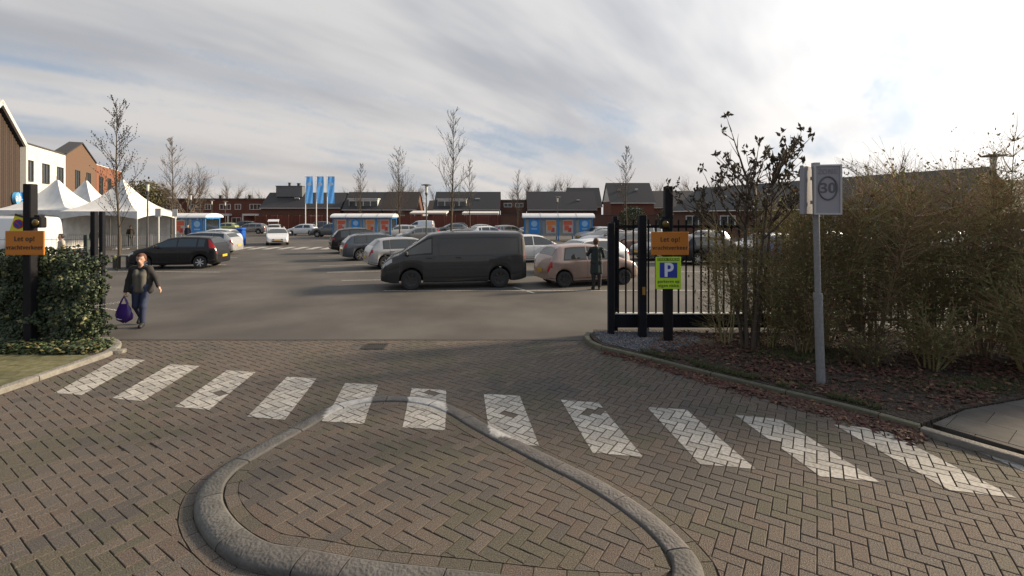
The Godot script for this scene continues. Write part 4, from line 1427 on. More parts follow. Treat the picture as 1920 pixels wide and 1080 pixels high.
func make_cars() -> void:
	define("hatch", 4.2, 1.76, 0.93, 0.31, [0.185, 0.795], [[0.0, 0.66], [0.012, 0.80], [0.03, 0.98], [0.055, 1.10], [0.13, 1.38], [0.17, 1.43], [0.27, 1.47], [0.40, 1.48], [0.52, 1.45], [0.57, 1.40], [0.74, 1.02], [0.77, 0.98], [0.86, 0.91], [0.94, 0.82], [0.98, 0.72], [1.0, 0.60]],
		{"ws": [0.735, 0.575], "rs": [0.058, 0.128], "side": [[0.455, 0.70, 0.0, -0.03], [0.245, 0.44], [0.165, 0.225, 0.0, 0.0]], "tail": [3.7, 5.1]})
	define("city", 3.62, 1.66, 0.92, 0.28, [0.17, 0.82], [[0.0, 0.62], [0.012, 0.78], [0.03, 0.98], [0.06, 1.14], [0.11, 1.38], [0.15, 1.45], [0.28, 1.49], [0.42, 1.50], [0.54, 1.46], [0.59, 1.40], [0.78, 1.02], [0.81, 0.97], [0.90, 0.88], [0.96, 0.78], [0.985, 0.68], [1.0, 0.58]],
		{"ws": [0.775, 0.595], "rs": [0.055, 0.115], "side": [[0.43, 0.73, 0.0, -0.03], [0.17, 0.40, 0.03, 0.0]], "seams": [0.41, 0.72], "mirror": 0.71, "tail": [3.4, 4.7]})
	define("mpv", 3.85, 1.72, 0.99, 0.30, [0.19, 0.81], [[0.0, 0.66], [0.01, 0.85], [0.025, 1.02], [0.05, 1.20], [0.085, 1.42], [0.115, 1.48], [0.25, 1.53], [0.40, 1.54], [0.52, 1.50], [0.57, 1.45], [0.75, 1.08], [0.78, 1.03], [0.88, 0.95], [0.95, 0.85], [0.985, 0.74], [1.0, 0.62]],
		{"ws": [0.745, 0.575], "rs": [0.05, 0.088], "side": [[0.455, 0.71, 0.0, -0.03], [0.235, 0.44], [0.145, 0.215]], "tail": [4.6, 6.0], "tail_f": 0.075, "tail_slant": 0.035, "clad": 2.5})
	define("estate", 4.65, 1.8, 0.95, 0.32, [0.20, 0.795], [[0.0, 0.66], [0.01, 0.82], [0.025, 1.0], [0.045, 1.12], [0.10, 1.38], [0.14, 1.44], [0.28, 1.48], [0.42, 1.49], [0.53, 1.45], [0.575, 1.40], [0.72, 1.03], [0.75, 0.98], [0.86, 0.90], [0.94, 0.80], [0.98, 0.70], [1.0, 0.60]],
		{"ws": [0.715, 0.58], "rs": [0.048, 0.098], "side": [[0.465, 0.69, 0.0, -0.02], [0.28, 0.45], [0.13, 0.26, 0.01, 0.0]], "rails": [0.14, 0.54], "tail": [3.7, 5.1]})
	define("suv", 4.45, 1.84, 1.06, 0.36, [0.19, 0.80], [[0.0, 0.78], [0.01, 0.95], [0.025, 1.12], [0.05, 1.26], [0.10, 1.54], [0.14, 1.61], [0.28, 1.66], [0.42, 1.67], [0.53, 1.63], [0.575, 1.57], [0.73, 1.17], [0.76, 1.12], [0.87, 1.06], [0.95, 0.96], [0.985, 0.82], [1.0, 0.68]],
		{"ws": [0.725, 0.58], "rs": [0.053, 0.098], "side": [[0.465, 0.70, 0.0, -0.02], [0.27, 0.45], [0.14, 0.25]], "rails": [0.14, 0.54], "low": 0.26, "clad": 2.6, "tail": [3.8, 5.0]})
	define("liftback", 4.5, 1.78, 0.94, 0.31, [0.185, 0.80], [[0.0, 0.66], [0.01, 0.86], [0.03, 1.02], [0.08, 1.10], [0.20, 1.32], [0.30, 1.43], [0.42, 1.47], [0.52, 1.44], [0.58, 1.38], [0.76, 1.0], [0.80, 0.95], [0.89, 0.87], [0.95, 0.78], [0.985, 0.68], [1.0, 0.58]],
		{"ws": [0.755, 0.585], "rs": [0.085, 0.25], "side": [[0.465, 0.715, 0.0, -0.03], [0.28, 0.45], [0.20, 0.265, 0.02, 0.0]], "tail": [3.9, 5.0], "head": 0.90})
	define("van", 5.0, 1.95, 1.16, 0.34, [0.195, 0.80], [[0.0, 0.85], [0.006, 1.3], [0.012, 1.75], [0.02, 1.9], [0.04, 1.945], [0.3, 1.97], [0.58, 1.96], [0.66, 1.91], [0.69, 1.86], [0.86, 1.26], [0.885, 1.19], [0.935, 1.10], [0.97, 0.98], [0.99, 0.84], [1.0, 0.70]],
		{"ws": [0.865, 0.70], "side": [[0.665, 0.835, 0.0, -0.02]], "seams": [0.30, 0.645, 0.845], "mirror": 0.83, "tumble": 0.12, "clad": 2.55, "nose": 0.75, "tail": [3.9, 5.6], "tail_f": 0.02, "head": 0.925, "low": 0.24})
	define("boxvan", 5.6, 2.0, 1.3, 0.34, [0.2, 0.81], [[0.0, 0.9], [0.004, 1.7], [0.008, 2.3], [0.02, 2.46], [0.05, 2.5], [0.4, 2.52], [0.70, 2.48], [0.74, 2.40], [0.86, 1.5], [0.885, 1.36], [0.95, 1.2], [0.98, 1.0], [1.0, 0.7]],
		{"ws": [0.865, 0.75], "side": [[0.70, 0.85, 0.0, -0.02]], "seams": [0.32, 0.68, 0.86], "mirror": 0.845, "tumble": 0.08, "tail": [3.9, 5.2], "tail_f": 0.02})
	define("smallvan", 4.4, 1.8, 1.12, 0.31, [0.17, 0.81], [[0.0, 0.8], [0.008, 1.3], [0.02, 1.72], [0.04, 1.8], [0.3, 1.84], [0.52, 1.82], [0.6, 1.74], [0.77, 1.18], [0.80, 1.10], [0.9, 1.0], [0.97, 0.85], [1.0, 0.65]],
		{"ws": [0.77, 0.61], "side": [[0.52, 0.74, 0.0, -0.02]], "seams": [0.25, 0.50, 0.75], "mirror": 0.73, "tumble": 0.18, "tail": [3.9, 5.4], "tail_f": 0.025})
	var white := Color(0.62, 0.63, 0.64)
	var silver := Color(0.34, 0.35, 0.36)
	var grey := Color(0.13, 0.135, 0.14)
	var dark := Color(0.035, 0.038, 0.044)
	var black := Color(0.010, 0.010, 0.012)
	var blue := Color(0.03, 0.06, 0.16)
	# the grey van by the entrance, with ribs pressed into its cargo side
	var van := car("van", Color(0.034, 0.034, 0.035), -2.1, 17.0, 191.0, "grey panel van with a windowless cargo side", {"name": "panel_van", "category": "van", "group": "", "mirror_dark": true, "rim": mat("rim dark", Color(0.05, 0.05, 0.052), 0.5, 0.5), "handle_paint": false, "metal": 0.1})
	var h: Hull = kinds["van"].hull
	for s in [-1.0, 1.0]:
		var b := MB.new()
		patch(b, h, 0.06, 0.615, 4.93, 5.02, 0.012, s, 10, 2)
		patch(b, h, 0.06, 0.615, 5.86, 5.93, 0.012, s, 10, 2)
		patch(b, h, 0.055, 0.061, 4.95, 5.9, 0.012, s, 2, 6)
		patch(b, h, 0.613, 0.62, 4.95, 5.9, 0.012, s, 2, 6)
		put("pressed_rib", b, paint(Color(0.034, 0.034, 0.035)), van)
		b = MB.new()
		patch(b, h, 0.05, 0.25, 3.95, 4.02, 0.012, s, 6, 2)
		patch(b, h, 0.30, 0.84, 2.9, 2.97, 0.012, s, 8, 2)
		put("pressed_rib", b, paint(Color(0.034, 0.034, 0.035)), van)
	var rb := MB.new()
	for s in [-1.0, 1.0]: patch(rb, h, 0.0, 0.03, 1.4, 6.3, 0.01, s, 3, 10)
	put("rear_corner_trim", rb, mat("car plastic"), van)
	car("city", Color(0.30, 0.215, 0.185), 2.75, 17.5, 17.0, "dusty pink three-door hatchback with a person at its side", {"rim": mat("rim dark")})
	car("hatch", white, 3.2, 21.4, 204.0, "white hatchback parked nose-out behind the dusty pink car")
	car("city", white, 1.2, 26.0, 20.0, "white car of which only the roof shows between van and white hatchback")
	car("hatch", Color(0.30, 0.31, 0.325), -5.1, 23.3, 27.0, "silver hatchback right behind the grey van's nose")
	car("estate", Color(0.065, 0.075, 0.095), -7.6, 27.6, 27.0, "dark blue-grey estate car with roof rails, next to the silver hatchback")
	car("suv", black, -10.2, 32.4, 27.0, "black off-road car parked beside the dark estate")
	# left row
	car("mpv", black, -16.1, 22.85, 189.0, "black compact car with tall red tail lights behind the walking person", {"rim": mat("wheel cover", Color(0.55, 0.55, 0.56), 0.35, 0.3)})
	car("estate", silver, -20.3, 30.6, 188.0, "silver estate car next to the black compact car")
	car("city", white, -23.3, 36.8, 188.0, "small white car at the end of the left row beside the blue bin", {"rim": mat("rim dark")})
	# moving and standing in the aisle
	car("liftback", white, -20.8, 41.6, -63.0, "white saloon driving towards the street down the aisle", {"name": "driving_car"})
	var tg := car("hatch", white, -30.3, 60.0, 112.0, "white hatchback with its tailgate raised behind the driving white saloon")
	var lid := MB.new()
	lid.bevel(Vector3(-2.1, 1.93, 0), Vector3(1.05, 0.1, 1.25), 0.04, Basis(Vector3.BACK, 0.22))
	for s in [-0.55, 0.55]: lid.rod(Vector3(-1.75, 1.3, s), Vector3(-2.2, 1.9, s), 0.02, 6)
	put("tailgate", lid, paint(white), tg)
	car("estate", Color(0.20, 0.195, 0.195), -36.9, 66.0, 190.0, "grey-brown estate seen from the side before the red fence")
	car("city", white, -27.0, 60.5, 185.0, "small white hatchback left of the first shelter")
	car("suv", grey, -21.6, 56.0, 185.0, "grey off-road car left of the first shelter, behind the small white hatchback")
	car("suv", dark, -29.2, 70.5, 190.0, "dark car under the three flags, close to the fence")
	car("hatch", dark, -44.6, 66.0, 200.0, "dark hatchback left of the grey-brown estate")
	car("city", Color(0.34, 0.38, 0.14), -43.4, 71.0, 190.0, "pale green small car in front of the far terrace")
	car("suv", dark, -44.0, 76.5, 190.0, "dark off-road car behind the pale green one")
	car("hatch", Color(0.05, 0.16, 0.40), -33.5, 50.5, 200.0, "blue car beyond the left row, only its roof in view")
	# middle rows, mostly their roofs above the van
	car("mpv", grey, -8.4, 42.0, 207.0, "grey compact car with a light roof edge, left above the van's bonnet", {"rim": mat("rim dark")})
	car("estate", silver, -13.0, 53.5, 207.0, "silver estate right of the first shelter", {})
	car("smallvan", white, -14.0, 71.0, 180.0, "white delivery van before the red fence", {"name": "delivery_van", "category": "van"})
	car("hatch", Color(0.10, 0.12, 0.125), -8.4, 65.0, 200.0, "dark green-grey hatchback just right of the white delivery van")
	car("hatch", Color(0.055, 0.045, 0.04), -4.6, 37.0, 205.0, "dark brown car of which the roof shows over the van's middle")
	car("liftback", silver, -4.3, 60.0, 200.0, "silver saloon with a rounded roof above the van")
	car("hatch", white, -2.4, 49.0, 25.0, "white hatchback with red tail lights above the van's rear half")
	car("mpv", Color(0.20, 0.20, 0.205), -0.2, 50.5, 25.0, "grey compact car left of the second shelter")
	car("hatch", Color(0.09, 0.10, 0.11), -9.0, 74.0, 185.0, "dark car next to the red fence left of the big bare tree")
	car("estate", silver, 3.2, 68.0, 185.0, "silver estate close to the brown brick wall")
	# right-hand field seen through the gate
	car("hatch", silver, 8.3, 46.0, 205.0, "silver hatchback right of the second shelter")
	car("liftback", Color(0.25, 0.26, 0.28), 7.6, 37.5, 205.0, "pale grey saloon nose-out right of the standing person")
	car("estate", Color(0.10, 0.065, 0.06), 7.3, 30.6, 205.0, "dark maroon estate behind the gate's first bars", {"rim": mat("rim dark")})
	car("hatch", grey, 9.0, 27.4, 205.0, "dark grey hatchback behind the tall gate post")
	car("suv", silver, 12.0, 42.0, 205.0, "silver off-road car above the parking sign's post")
	car("hatch", black, 10.6, 25.0, 12.0, "black hatchback nose-right behind the orange sign by the gate")
	car("city", white, 14.0, 34.0, 205.0, "small white car behind the middle bars of the gate")
	car("hatch", white, 15.6, 29.0, 205.0, "white hatchback beyond the bars left of the tall shrub")
	car("hatch", blue, 14.9, 24.6, 12.0, "dark blue hatchback beyond the last gate bars")
	car("estate", white, 20.0, 31.0, 205.0, "white estate glimpsed left of the grey sign pole")
	car("hatch", Color(0.02, 0.10, 0.42), 21.8, 33.0, 205.0, "bright blue hatchback glimpsed right of the grey sign pole")
	car("liftback", silver, 18.2, 25.0, 12.0, "silver saloon behind the tall shrub's stems")
	car("hatch", white, 24.6, 29.0, 205.0, "white hatchback behind the shrubs right of the sign pole")
	car("estate", silver, 27.6, 30.0, 205.0, "silver estate behind the shrubs")
	car("smallvan", white, 27.0, 25.6, 205.0, "white delivery van behind the right-hand shrubs", {"name": "delivery_van", "category": "van"})
	car("hatch", Color(0.30, 0.03, 0.03), 29.5, 27.5, 205.0, "red hatchback behind the right-hand shrubs")
	car("suv", white, 32.0, 29.0, 205.0, "white off-road car behind the shrubs below the right-hand lamp")
	# white van behind the left hedge
	car("boxvan", white, -27.2, 24.6, 184.0, "tall white van behind the ivy hedge", {"name": "box_van", "category": "van", "group": ""})
# ---------------------------------------------------------------- gate, fences, signs
func bar_fence(o: Node3D, x0: float, x1: float, y0: float, y1: float, step: float, r: float, m: Material) -> void:
	var bar := MB.new()
	bar.box(Vector3(0, (y0 + y1) * 0.5, 0), Vector3(r, y1 - y0, r))
	var mesh := bar.mesh()
	var x := x0
	while x <= x1:
		put("bar", mesh, m, o, Vector3(x, 0, 0))
		x += step

func warning_sign(x: float, d: float, label: String, board_label: String, h: float, sy: float, lamp_side: float) -> void:
	var black := tmat("dark steel", Color(0.013, 0.013, 0.016), 0.55, noise_tex("render", 256, 0.02, Color(0.86, 0.86, 0.86), Color(1, 1, 1), 4), 1.0)
	black.metallic_specular = 0.25
	var o := thing("warning_post", label, "sign post", V(x, 0, d))
	var b := MB.new()
	b.bevel(Vector3(0, h * 0.5, 0), Vector3(0.15, h, 0.15), 0.012)
	put("post", b, black, o)
	var plate := MB.new()
	plate.bevel(Vector3(0, sy, 0.095), Vector3(0.72, 0.45, 0.03), 0.008)
	var p := put("sign_plate", plate, mat("sign orange", Color(0.44, 0.145, 0.008), 0.45), o)
	var ink := mat("sign ink", Color(0.03, 0.02, 0.015), 0.6)
	lettering("Let op!", 0.085, ink, p, Vector3(0, sy + 0.075, 0.112))
	lettering("vrachtverkeer", 0.072, ink, p, Vector3(0, sy - 0.085, 0.112))
	# amber warning lamp above the plate
	b = MB.new()
	var lx := lamp_side
	b.bevel(Vector3(lx, sy + 0.38, 0.05), Vector3(0.17, 0.2, 0.14), 0.02)
	b.box(Vector3(lx, sy + 0.497, 0.05), Vector3(0.1, 0.04, 0.1))
	b.box(Vector3(lx * 0.5, sy + 0.42, 0.0), Vector3(absf(lx), 0.03, 0.05))
	b.box(Vector3(lx * 0.5, sy + 0.31, 0.0), Vector3(absf(lx), 0.03, 0.05))
	var l := put("warning_lamp", b, black, o)
	b = MB.new()
	b.lathe([[0.065, 0.0], [0.06, 0.02], [0.03, 0.035], [0.0, 0.038]], 14, Transform3D(Basis(Vector3.RIGHT, PI / 2), Vector3(lx, sy + 0.38, 0.12)))
	put("lens", b, mat("amber lens", Color(0.10, 0.07, 0.012), 0.15), l)

func make_gates() -> void:
	var steel := tmat("gate steel", Color(0.012, 0.013, 0.018), 0.5, noise_tex("render", 256, 0.02, Color(0.86, 0.86, 0.86), Color(1, 1, 1), 4), 1.0)
	steel.metallic_specular = 0.25
	# sliding gate, drawn back behind its posts
	var g := thing("sliding_gate", "black bar gate slid open beside the entrance", "gate", V(2.05, 0, 9.85))
	bar_fence(g, 0.18, 5.2, 0.46, 2.42, 0.158, 0.03, steel)
	var b := MB.new()
	b.box(Vector3(2.7, 2.28, 0), Vector3(5.2, 0.06, 0.05))
	put("top_rail", b, steel, g)
	b = MB.new()
	b.bevel(Vector3(2.7, 0.31, 0), Vector3(5.25, 0.28, 0.14), 0.012)
	put("bottom_beam", b, steel, g)
	b = MB.new()
	b.box(Vector3(2.7, 0.458, 0), Vector3(5.2, 0.012, 0.16))
	put("beam_cover", b, mat("pale metal", Color(0.5, 0.5, 0.48), 0.5), g)
	b = MB.new()
	b.box(Vector3(0.07, 1.28, 0), Vector3(0.1, 2.2, 0.06))
	put("end_stile", b, steel, g)
	for x in [0.75, 4.9]:
		b = MB.new()
		b.rod(Vector3(x, 0.13, -0.05), Vector3(x, 0.13, 0.05), 0.07, 12)
		put("roller", b, mat("wire steel", Color(0.25, 0.25, 0.25), 0.4, 0.6), g)
	for p in [[2.05, 9.72, 2.36, 0.13, "short black gate post at the end of the open gate"], [2.2, 10.0, 2.5, 0.1, "thin black post just behind the gate's end"], [2.63, 9.48, 2.52, 0.15, "tall black guide post in front of the open gate"]]:
		b = MB.new()
		b.bevel(V(p[0], p[2] * 0.5, p[1]), Vector3(p[3], p[2], p[3]), 0.01)
		var post := tag(put("gate_post", b, steel), p[4], "post", "gate posts")
	b = MB.new()
	b.box(V(2.64, 1.0, 9.40), Vector3(0.06, 0.16, 0.02))
	tag(put("post_sticker", b, mat("sticker", Color(0.30, 0.16, 0.03), 0.5)), "small orange sticker on the tall gate guide post", "sticker")
	# fence that carries on behind the shrubs
	var f := thing("bar_fence", "black bar fence behind the shrubs to the right of the gate", "fence", V(7.4, 0, 9.95))
	bar_fence(f, 0.0, 12.4, 0.12, 2.42, 0.158, 0.024, steel)
	for y in [0.3, 2.28]:
		b = MB.new()
		b.box(Vector3(6.2, y, 0), Vector3(12.5, 0.045, 0.045))
		put("rail", b, steel, f)
	for x in [0.0, 2.5, 5.0, 7.5, 10.0, 12.4]:
		b = MB.new()
		b.box(Vector3(x, 1.22, -0.04), Vector3(0.08, 2.44, 0.08))
		put("post", b, steel, f)
	warning_sign(3.05, 9.17, "black post with orange lorry-traffic sign beside the open gate", "", 3.08, 1.97, -0.09)
	# parking sign on the same post
	var o := thing("parking_sign", "yellow-green parking sign with a blue P below the right orange sign", "sign", V(3.02, 0, 9.17))
	b = MB.new()
	b.bevel(Vector3(0, 1.4, 0.1), Vector3(0.49, 0.62, 0.02), 0.006)
	put("sign_plate", b, mat("sign lime", Color(0.42, 0.66, 0.02), 0.4), o)
	b = MB.new()
	b.box(Vector3(0, 1.665, 0.113), Vector3(0.42, 0.055, 0.006))
	var band := put("band", b, mat("sign ink", Color(0.03, 0.02, 0.015), 0.6), o)
	lettering("EIGEN TERREIN", 0.04, mat("sign lime"), band, Vector3(0, 1.665, 0.118))
	b = MB.new()
	b.box(Vector3(0, 1.455, 0.113), Vector3(0.335, 0.295, 0.006))
	var blue := put("blue_panel", b, mat("sign p blue", Color(0.006, 0.03, 0.30), 0.4), o)
	lettering("P", 0.27, mat("sign white", Color(0.62, 0.65, 0.75), 0.5), blue, Vector3(0, 1.455, 0.118), true)
	lettering("parkeren op", 0.052, mat("sign dark green", Color(0.07, 0.10, 0.01), 0.6), o, Vector3(0, 1.235, 0.113))
	lettering("eigen risico", 0.052, mat("sign dark green"), o, Vector3(0, 1.155, 0.113))
	b = MB.new()
	b.box(Vector3(0.03, 1.4, 0.083), Vector3(0.14, 0.4, 0.02))
	put("bracket", b, steel, o)
	# left side
	warning_sign(-9.03, 8.8, "black post with orange lorry-traffic sign in the ivy hedge", "", 3.10, 2.0, 0.22)
	o = thing("no_stopping_sign", "tilted yellow no-stopping sign left of the orange sign", "sign", V(-9.82, 0, 9.35), deg_to_rad(6.0))
	b = MB.new()
	b.rod(Vector3(0.02, 0.0, 0), Vector3(0.02, 2.42, -0.03), 0.02, 8)
	put("post", b, steel, o)
	b = MB.new()
	var tilt := Basis(Vector3.BACK, deg_to_rad(-17.0))
	b.bevel(Vector3(0.02, 2.28, 0.04), Vector3(0.26, 0.42, 0.015), 0.005, tilt)
	put("sign_plate", b, mat("sign yellow", Color(0.62, 0.58, 0.03), 0.5), o)
	b = MB.new()
	b.box(Vector3(0.02, 2.28, 0.047) + tilt * Vector3(0, 0.225, 0), Vector3(0.24, 0.04, 0.02), tilt)
	put("band", b, mat("sign ink"), o)
	b = MB.new()
	b.rod(Vector3(0.03, 2.34, 0.049), Vector3(0.03, 2.34, 0.054), 0.095, 20)
	put("red_ring", b, mat("sign red", Color(0.35, 0.02, 0.02), 0.5), o)
	b = MB.new()
	b.rod(Vector3(0.03, 2.34, 0.0545), Vector3(0.03, 2.34, 0.058), 0.07, 20)
	put("blue_disc", b, mat("sign p blue"), o)
	b = MB.new()
	b.box(Vector3(0.03, 2.34, 0.06), Vector3(0.15, 0.02, 0.004), Basis(Vector3.BACK, -0.8))
	put("slash", b, mat("sign red"), o)
	for p in [[-8.83, 9.92, 2.6, 0.10, "black gate post nearest the ivy hedge"], [-8.61, 9.86, 2.6, 0.085, "black gate post nearest the walking person"]]:
		b = MB.new()
		b.bevel(V(p[0], p[2] * 0.5, p[1]), Vector3(p[3], p[2], p[3]), 0.01)
		b.box(V(p[0] + 0.02, 1.55, p[1] - 0.08), Vector3(0.05, 0.16, 0.06))
		tag(put("gate_post", b, steel), p[4], "post", "gate posts")
	# wire mesh fence between the hedge and the gate post, with its arrow sign
	var wf := thing("mesh_fence", "dark green wire mesh fence between ivy hedge and gate posts", "fence", V(-14.0, 0, 9.9))
	b = MB.new()
	for y in 9: b.rod(Vector3(0, 0.12 + y * 0.235, 0), Vector3(5.2, 0.12 + y * 0.235, 0), 0.005, 4)
	put("horizontal_wires", b, mat("green wire", Color(0.03, 0.05, 0.045), 0.5), wf)
	b = MB.new()
	for i in 52: b.rod(Vector3(i * 0.1, 0.1, 0.007), Vector3(i * 0.1, 2.05, 0.007), 0.003, 4)
	var wires := put("vertical_wires", b, mat("green wire"), wf)
	wires.set_meta("kind", "stuff")
	for x in [0.0, 2.5, 4.98]:
		b = MB.new()
		b.box(Vector3(x, 1.05, -0.04), Vector3(0.06, 2.1, 0.06))
		put("post", b, mat("green wire"), wf)
	o = thing("arrow_sign", "small white sign with an orange and a crimson arrow on the mesh fence", "sign", V(-9.12, 0, 9.86))
	b = MB.new()
	b.box(Vector3(0, 1.70, 0.02), Vector3(0.36, 0.2, 0.012))
	put("sign_plate", b, mat("plate white", Color(0.55, 0.55, 0.57), 0.5), o)
	for s in [-1.0, 1.0]:
		b = MB.new()
		var m := Vector3(s * 0.065, 1.70, 0.029)
		b.tri_out(m + Vector3(-s * 0.02, 0.085, 0), m + Vector3(-s * 0.02, -0.085, 0), m + Vector3(s * 0.075, 0, 0), m - Vector3(0, 0, 1))
		b.tri_out(m + Vector3(-s * 0.02, 0.085, 0), m + Vector3(-s * 0.02, -0.085, 0), m + Vector3(-s * 0.055, 0.04, 0), m - Vector3(0, 0, 1))
		b.tri_out(m + Vector3(-s * 0.055, -0.04, 0), m + Vector3(-s * 0.02, -0.085, 0), m + Vector3(-s * 0.055, 0.04, 0), m - Vector3(0, 0, 1))
		put("arrow", b, mat("arrow orange", Color(0.55, 0.14, 0.05), 0.5) if s < 0.0 else mat("arrow crimson", Color(0.25, 0.012, 0.03), 0.5), o)
	# white plastic chain looped round the gate posts
	o = thing("plastic_chain", "white plastic chain looped round the left gate posts", "chain", V(0, 0, 9.8))
	for path in [[Vector3(-9.05, 0.66, 0.2), Vector3(-8.7, 0.63, 0.02), Vector3(-8.5, 0.66, 0.12), Vector3(-8.05, 0.73, 0.18)], [Vector3(-9.1, 0.53, 0.2), Vector3(-8.7, 0.62, 0.05), Vector3(-8.5, 0.61, 0.14), Vector3(-8.1, 0.57, 0.2)]]:
		for i in path.size() - 1:
			var n := int(path[i].distance_to(path[i + 1]) / 0.045)
			for k in n:
				var c: Vector3 = path[i].lerp(path[i + 1], (k + 0.5) / n)
				var dir: Vector3 = (path[i + 1] - path[i]).normalized()
				var up := Vector3.UP if k % 2 else dir.cross(Vector3.UP).normalized()
				b = MB.new()
				var loop := PackedVector3Array()
				for q in 9: loop.append(c + dir * 0.026 * cos(TAU * q / 8.0) + up * 0.014 * sin(TAU * q / 8.0))
				var rad := PackedFloat32Array()
				rad.resize(9)
				rad.fill(0.0045)
				b.tube(loop, rad, 4)
				put("link", b, mat("chain white", Color(0.62, 0.62, 0.6), 0.5), o)
	# grey pole with a double-sided speed sign
	o = thing("speed_sign", "faded grey speed sign in a box frame on a galvanised pole", "sign post", V(4.53, 0, 6.88))
	b = MB.new()
	b.rod(Vector3(0.0, 0.0, 0), Vector3(-0.045, 1.35, 0), 0.058, 14)
	b.rod(Vector3(-0.045, 1.33, 0), Vector3(-0.09, 3.22, 0), 0.042, 14)
	b.rod(Vector3(-0.042, 1.28, 0), Vector3(-0.047, 1.37, 0), 0.063, 14)
	put("pole", b, tmat("galvanised pole", Color(0.23, 0.235, 0.25), 0.55, noise_tex("concrete", 512, 0.012, Color(0.74, 0.74, 0.74), Color(1, 1, 1), 6), 3.0), o)
	var grey := mat("sign grey", Color(0.24, 0.24, 0.27), 0.6)
	for s in [[0.02, 0.10, -0.20, "face"], [-0.17, -0.06, 0.62, "back"]]:
		var bs := Basis(Vector3.UP, s[2])
		b = MB.new()
		b.bevel(Vector3(s[0], 2.88, s[1]), Vector3(0.36, 0.72, 0.055), 0.012, bs)
		var p := put("sign_panel", b, grey, o)
		if s[3] == "face":
			b = MB.new()
			for e in [-1.0, 1.0]:
				b.box(Vector3(s[0], 2.88, s[1]) + bs * Vector3(e * 0.168, 0, 0.032), Vector3(0.025, 0.72, 0.02), bs)
				b.box(Vector3(s[0], 2.88, s[1]) + bs * Vector3(0, e * 0.348, 0.0321), Vector3(0.31, 0.025, 0.02), bs)
			put("rim", b, mat("sign rim", Color(0.36, 0.36, 0.38), 0.5), p)
			b = MB.new()
			var ring := PackedVector3Array()
			var rad := PackedFloat32Array()
			for q in 25:
				ring.append(Vector3(s[0], 2.88, s[1]) + bs * Vector3(0.118 * cos(TAU * q / 24.0), 0.02 + 0.165 * sin(TAU * q / 24.0), 0.03))
				rad.append(0.012)
			b.tube(ring, rad, 6)
			put("ring", b, mat("sign faded ring", Color(0.085, 0.085, 0.10), 0.6), p)
			lettering("30", 0.145, mat("sign faded ring"), p, Vector3(s[0], 2.9, s[1]) + bs * Vector3(0, 0, 0.03), true, 0.004, s[2])
			lettering("ZONE", 0.07, mat("sign faint", Color(0.17, 0.17, 0.2), 0.6), p, Vector3(s[0], 3.14, s[1]) + bs * Vector3(0, 0, 0.03), true, 0.004, s[2])
	b = MB.new()
	b.box(Vector3(-0.08, 3.24, 0.0), Vector3(0.08, 0.08, 0.08))
	b.box(Vector3(-0.07, 3.05, 0.02), Vector3(0.14, 0.05, 0.1))
	b.box(Vector3(-0.07, 2.7, 0.02), Vector3(0.14, 0.05, 0.1))
	put("bracket", b, grey, o)
	# drain
	o = Node3D.new()
	o.name = "drain_grate"
	add_child(o)
	o.position = V(-2.62, 0.004, 8.98)
	tag(o, "dark iron drain grate set in the brick street", "drain")
	b = MB.new()
	b.box(Vector3(0, 0, -0.17), Vector3(0.42, 0.02, 0.03))
	b.box(Vector3(0, 0, 0.17), Vector3(0.42, 0.02, 0.03))
	for s in [-1.0, 1.0]: b.box(Vector3(s * 0.2, 0.0001, 0), Vector3(0.03, 0.02, 0.31))
	put("frame", b, mat("cast iron", Color(0.03, 0.028, 0.026), 0.6, 0.3), o)
	for k in 9:
		b = MB.new()
		b.box(Vector3(-0.16 + k * 0.04, -0.001, 0), Vector3(0.016, 0.018, 0.31))
		put("slot_bar", b, mat("cast iron"), o)
	# bits of litter: a few pale scraps
# ---------------------------------------------------------------- trees, shrubs, ivy, leaves
func twig(b: MB, p: Vector3, dir: Vector3, len_: float, r: float, bend: float, sides: int, segs: int) -> PackedVector3Array:
	var path := PackedVector3Array([p])
	var rad := PackedFloat32Array([r])
	var q := p
	var t := dir.normalized()
	for i in segs:
		t = (t + Vector3(rr(-1, 1), rr(-1, 1) + 0.3, rr(-1, 1)) * bend).normalized()
		q += t * len_ / segs
		path.append(q)
		rad.append(maxf(r * (1.0 - 0.8 * (i + 1.0) / segs), 0.0015))
	b.tube(path, rad, sides)
	return path

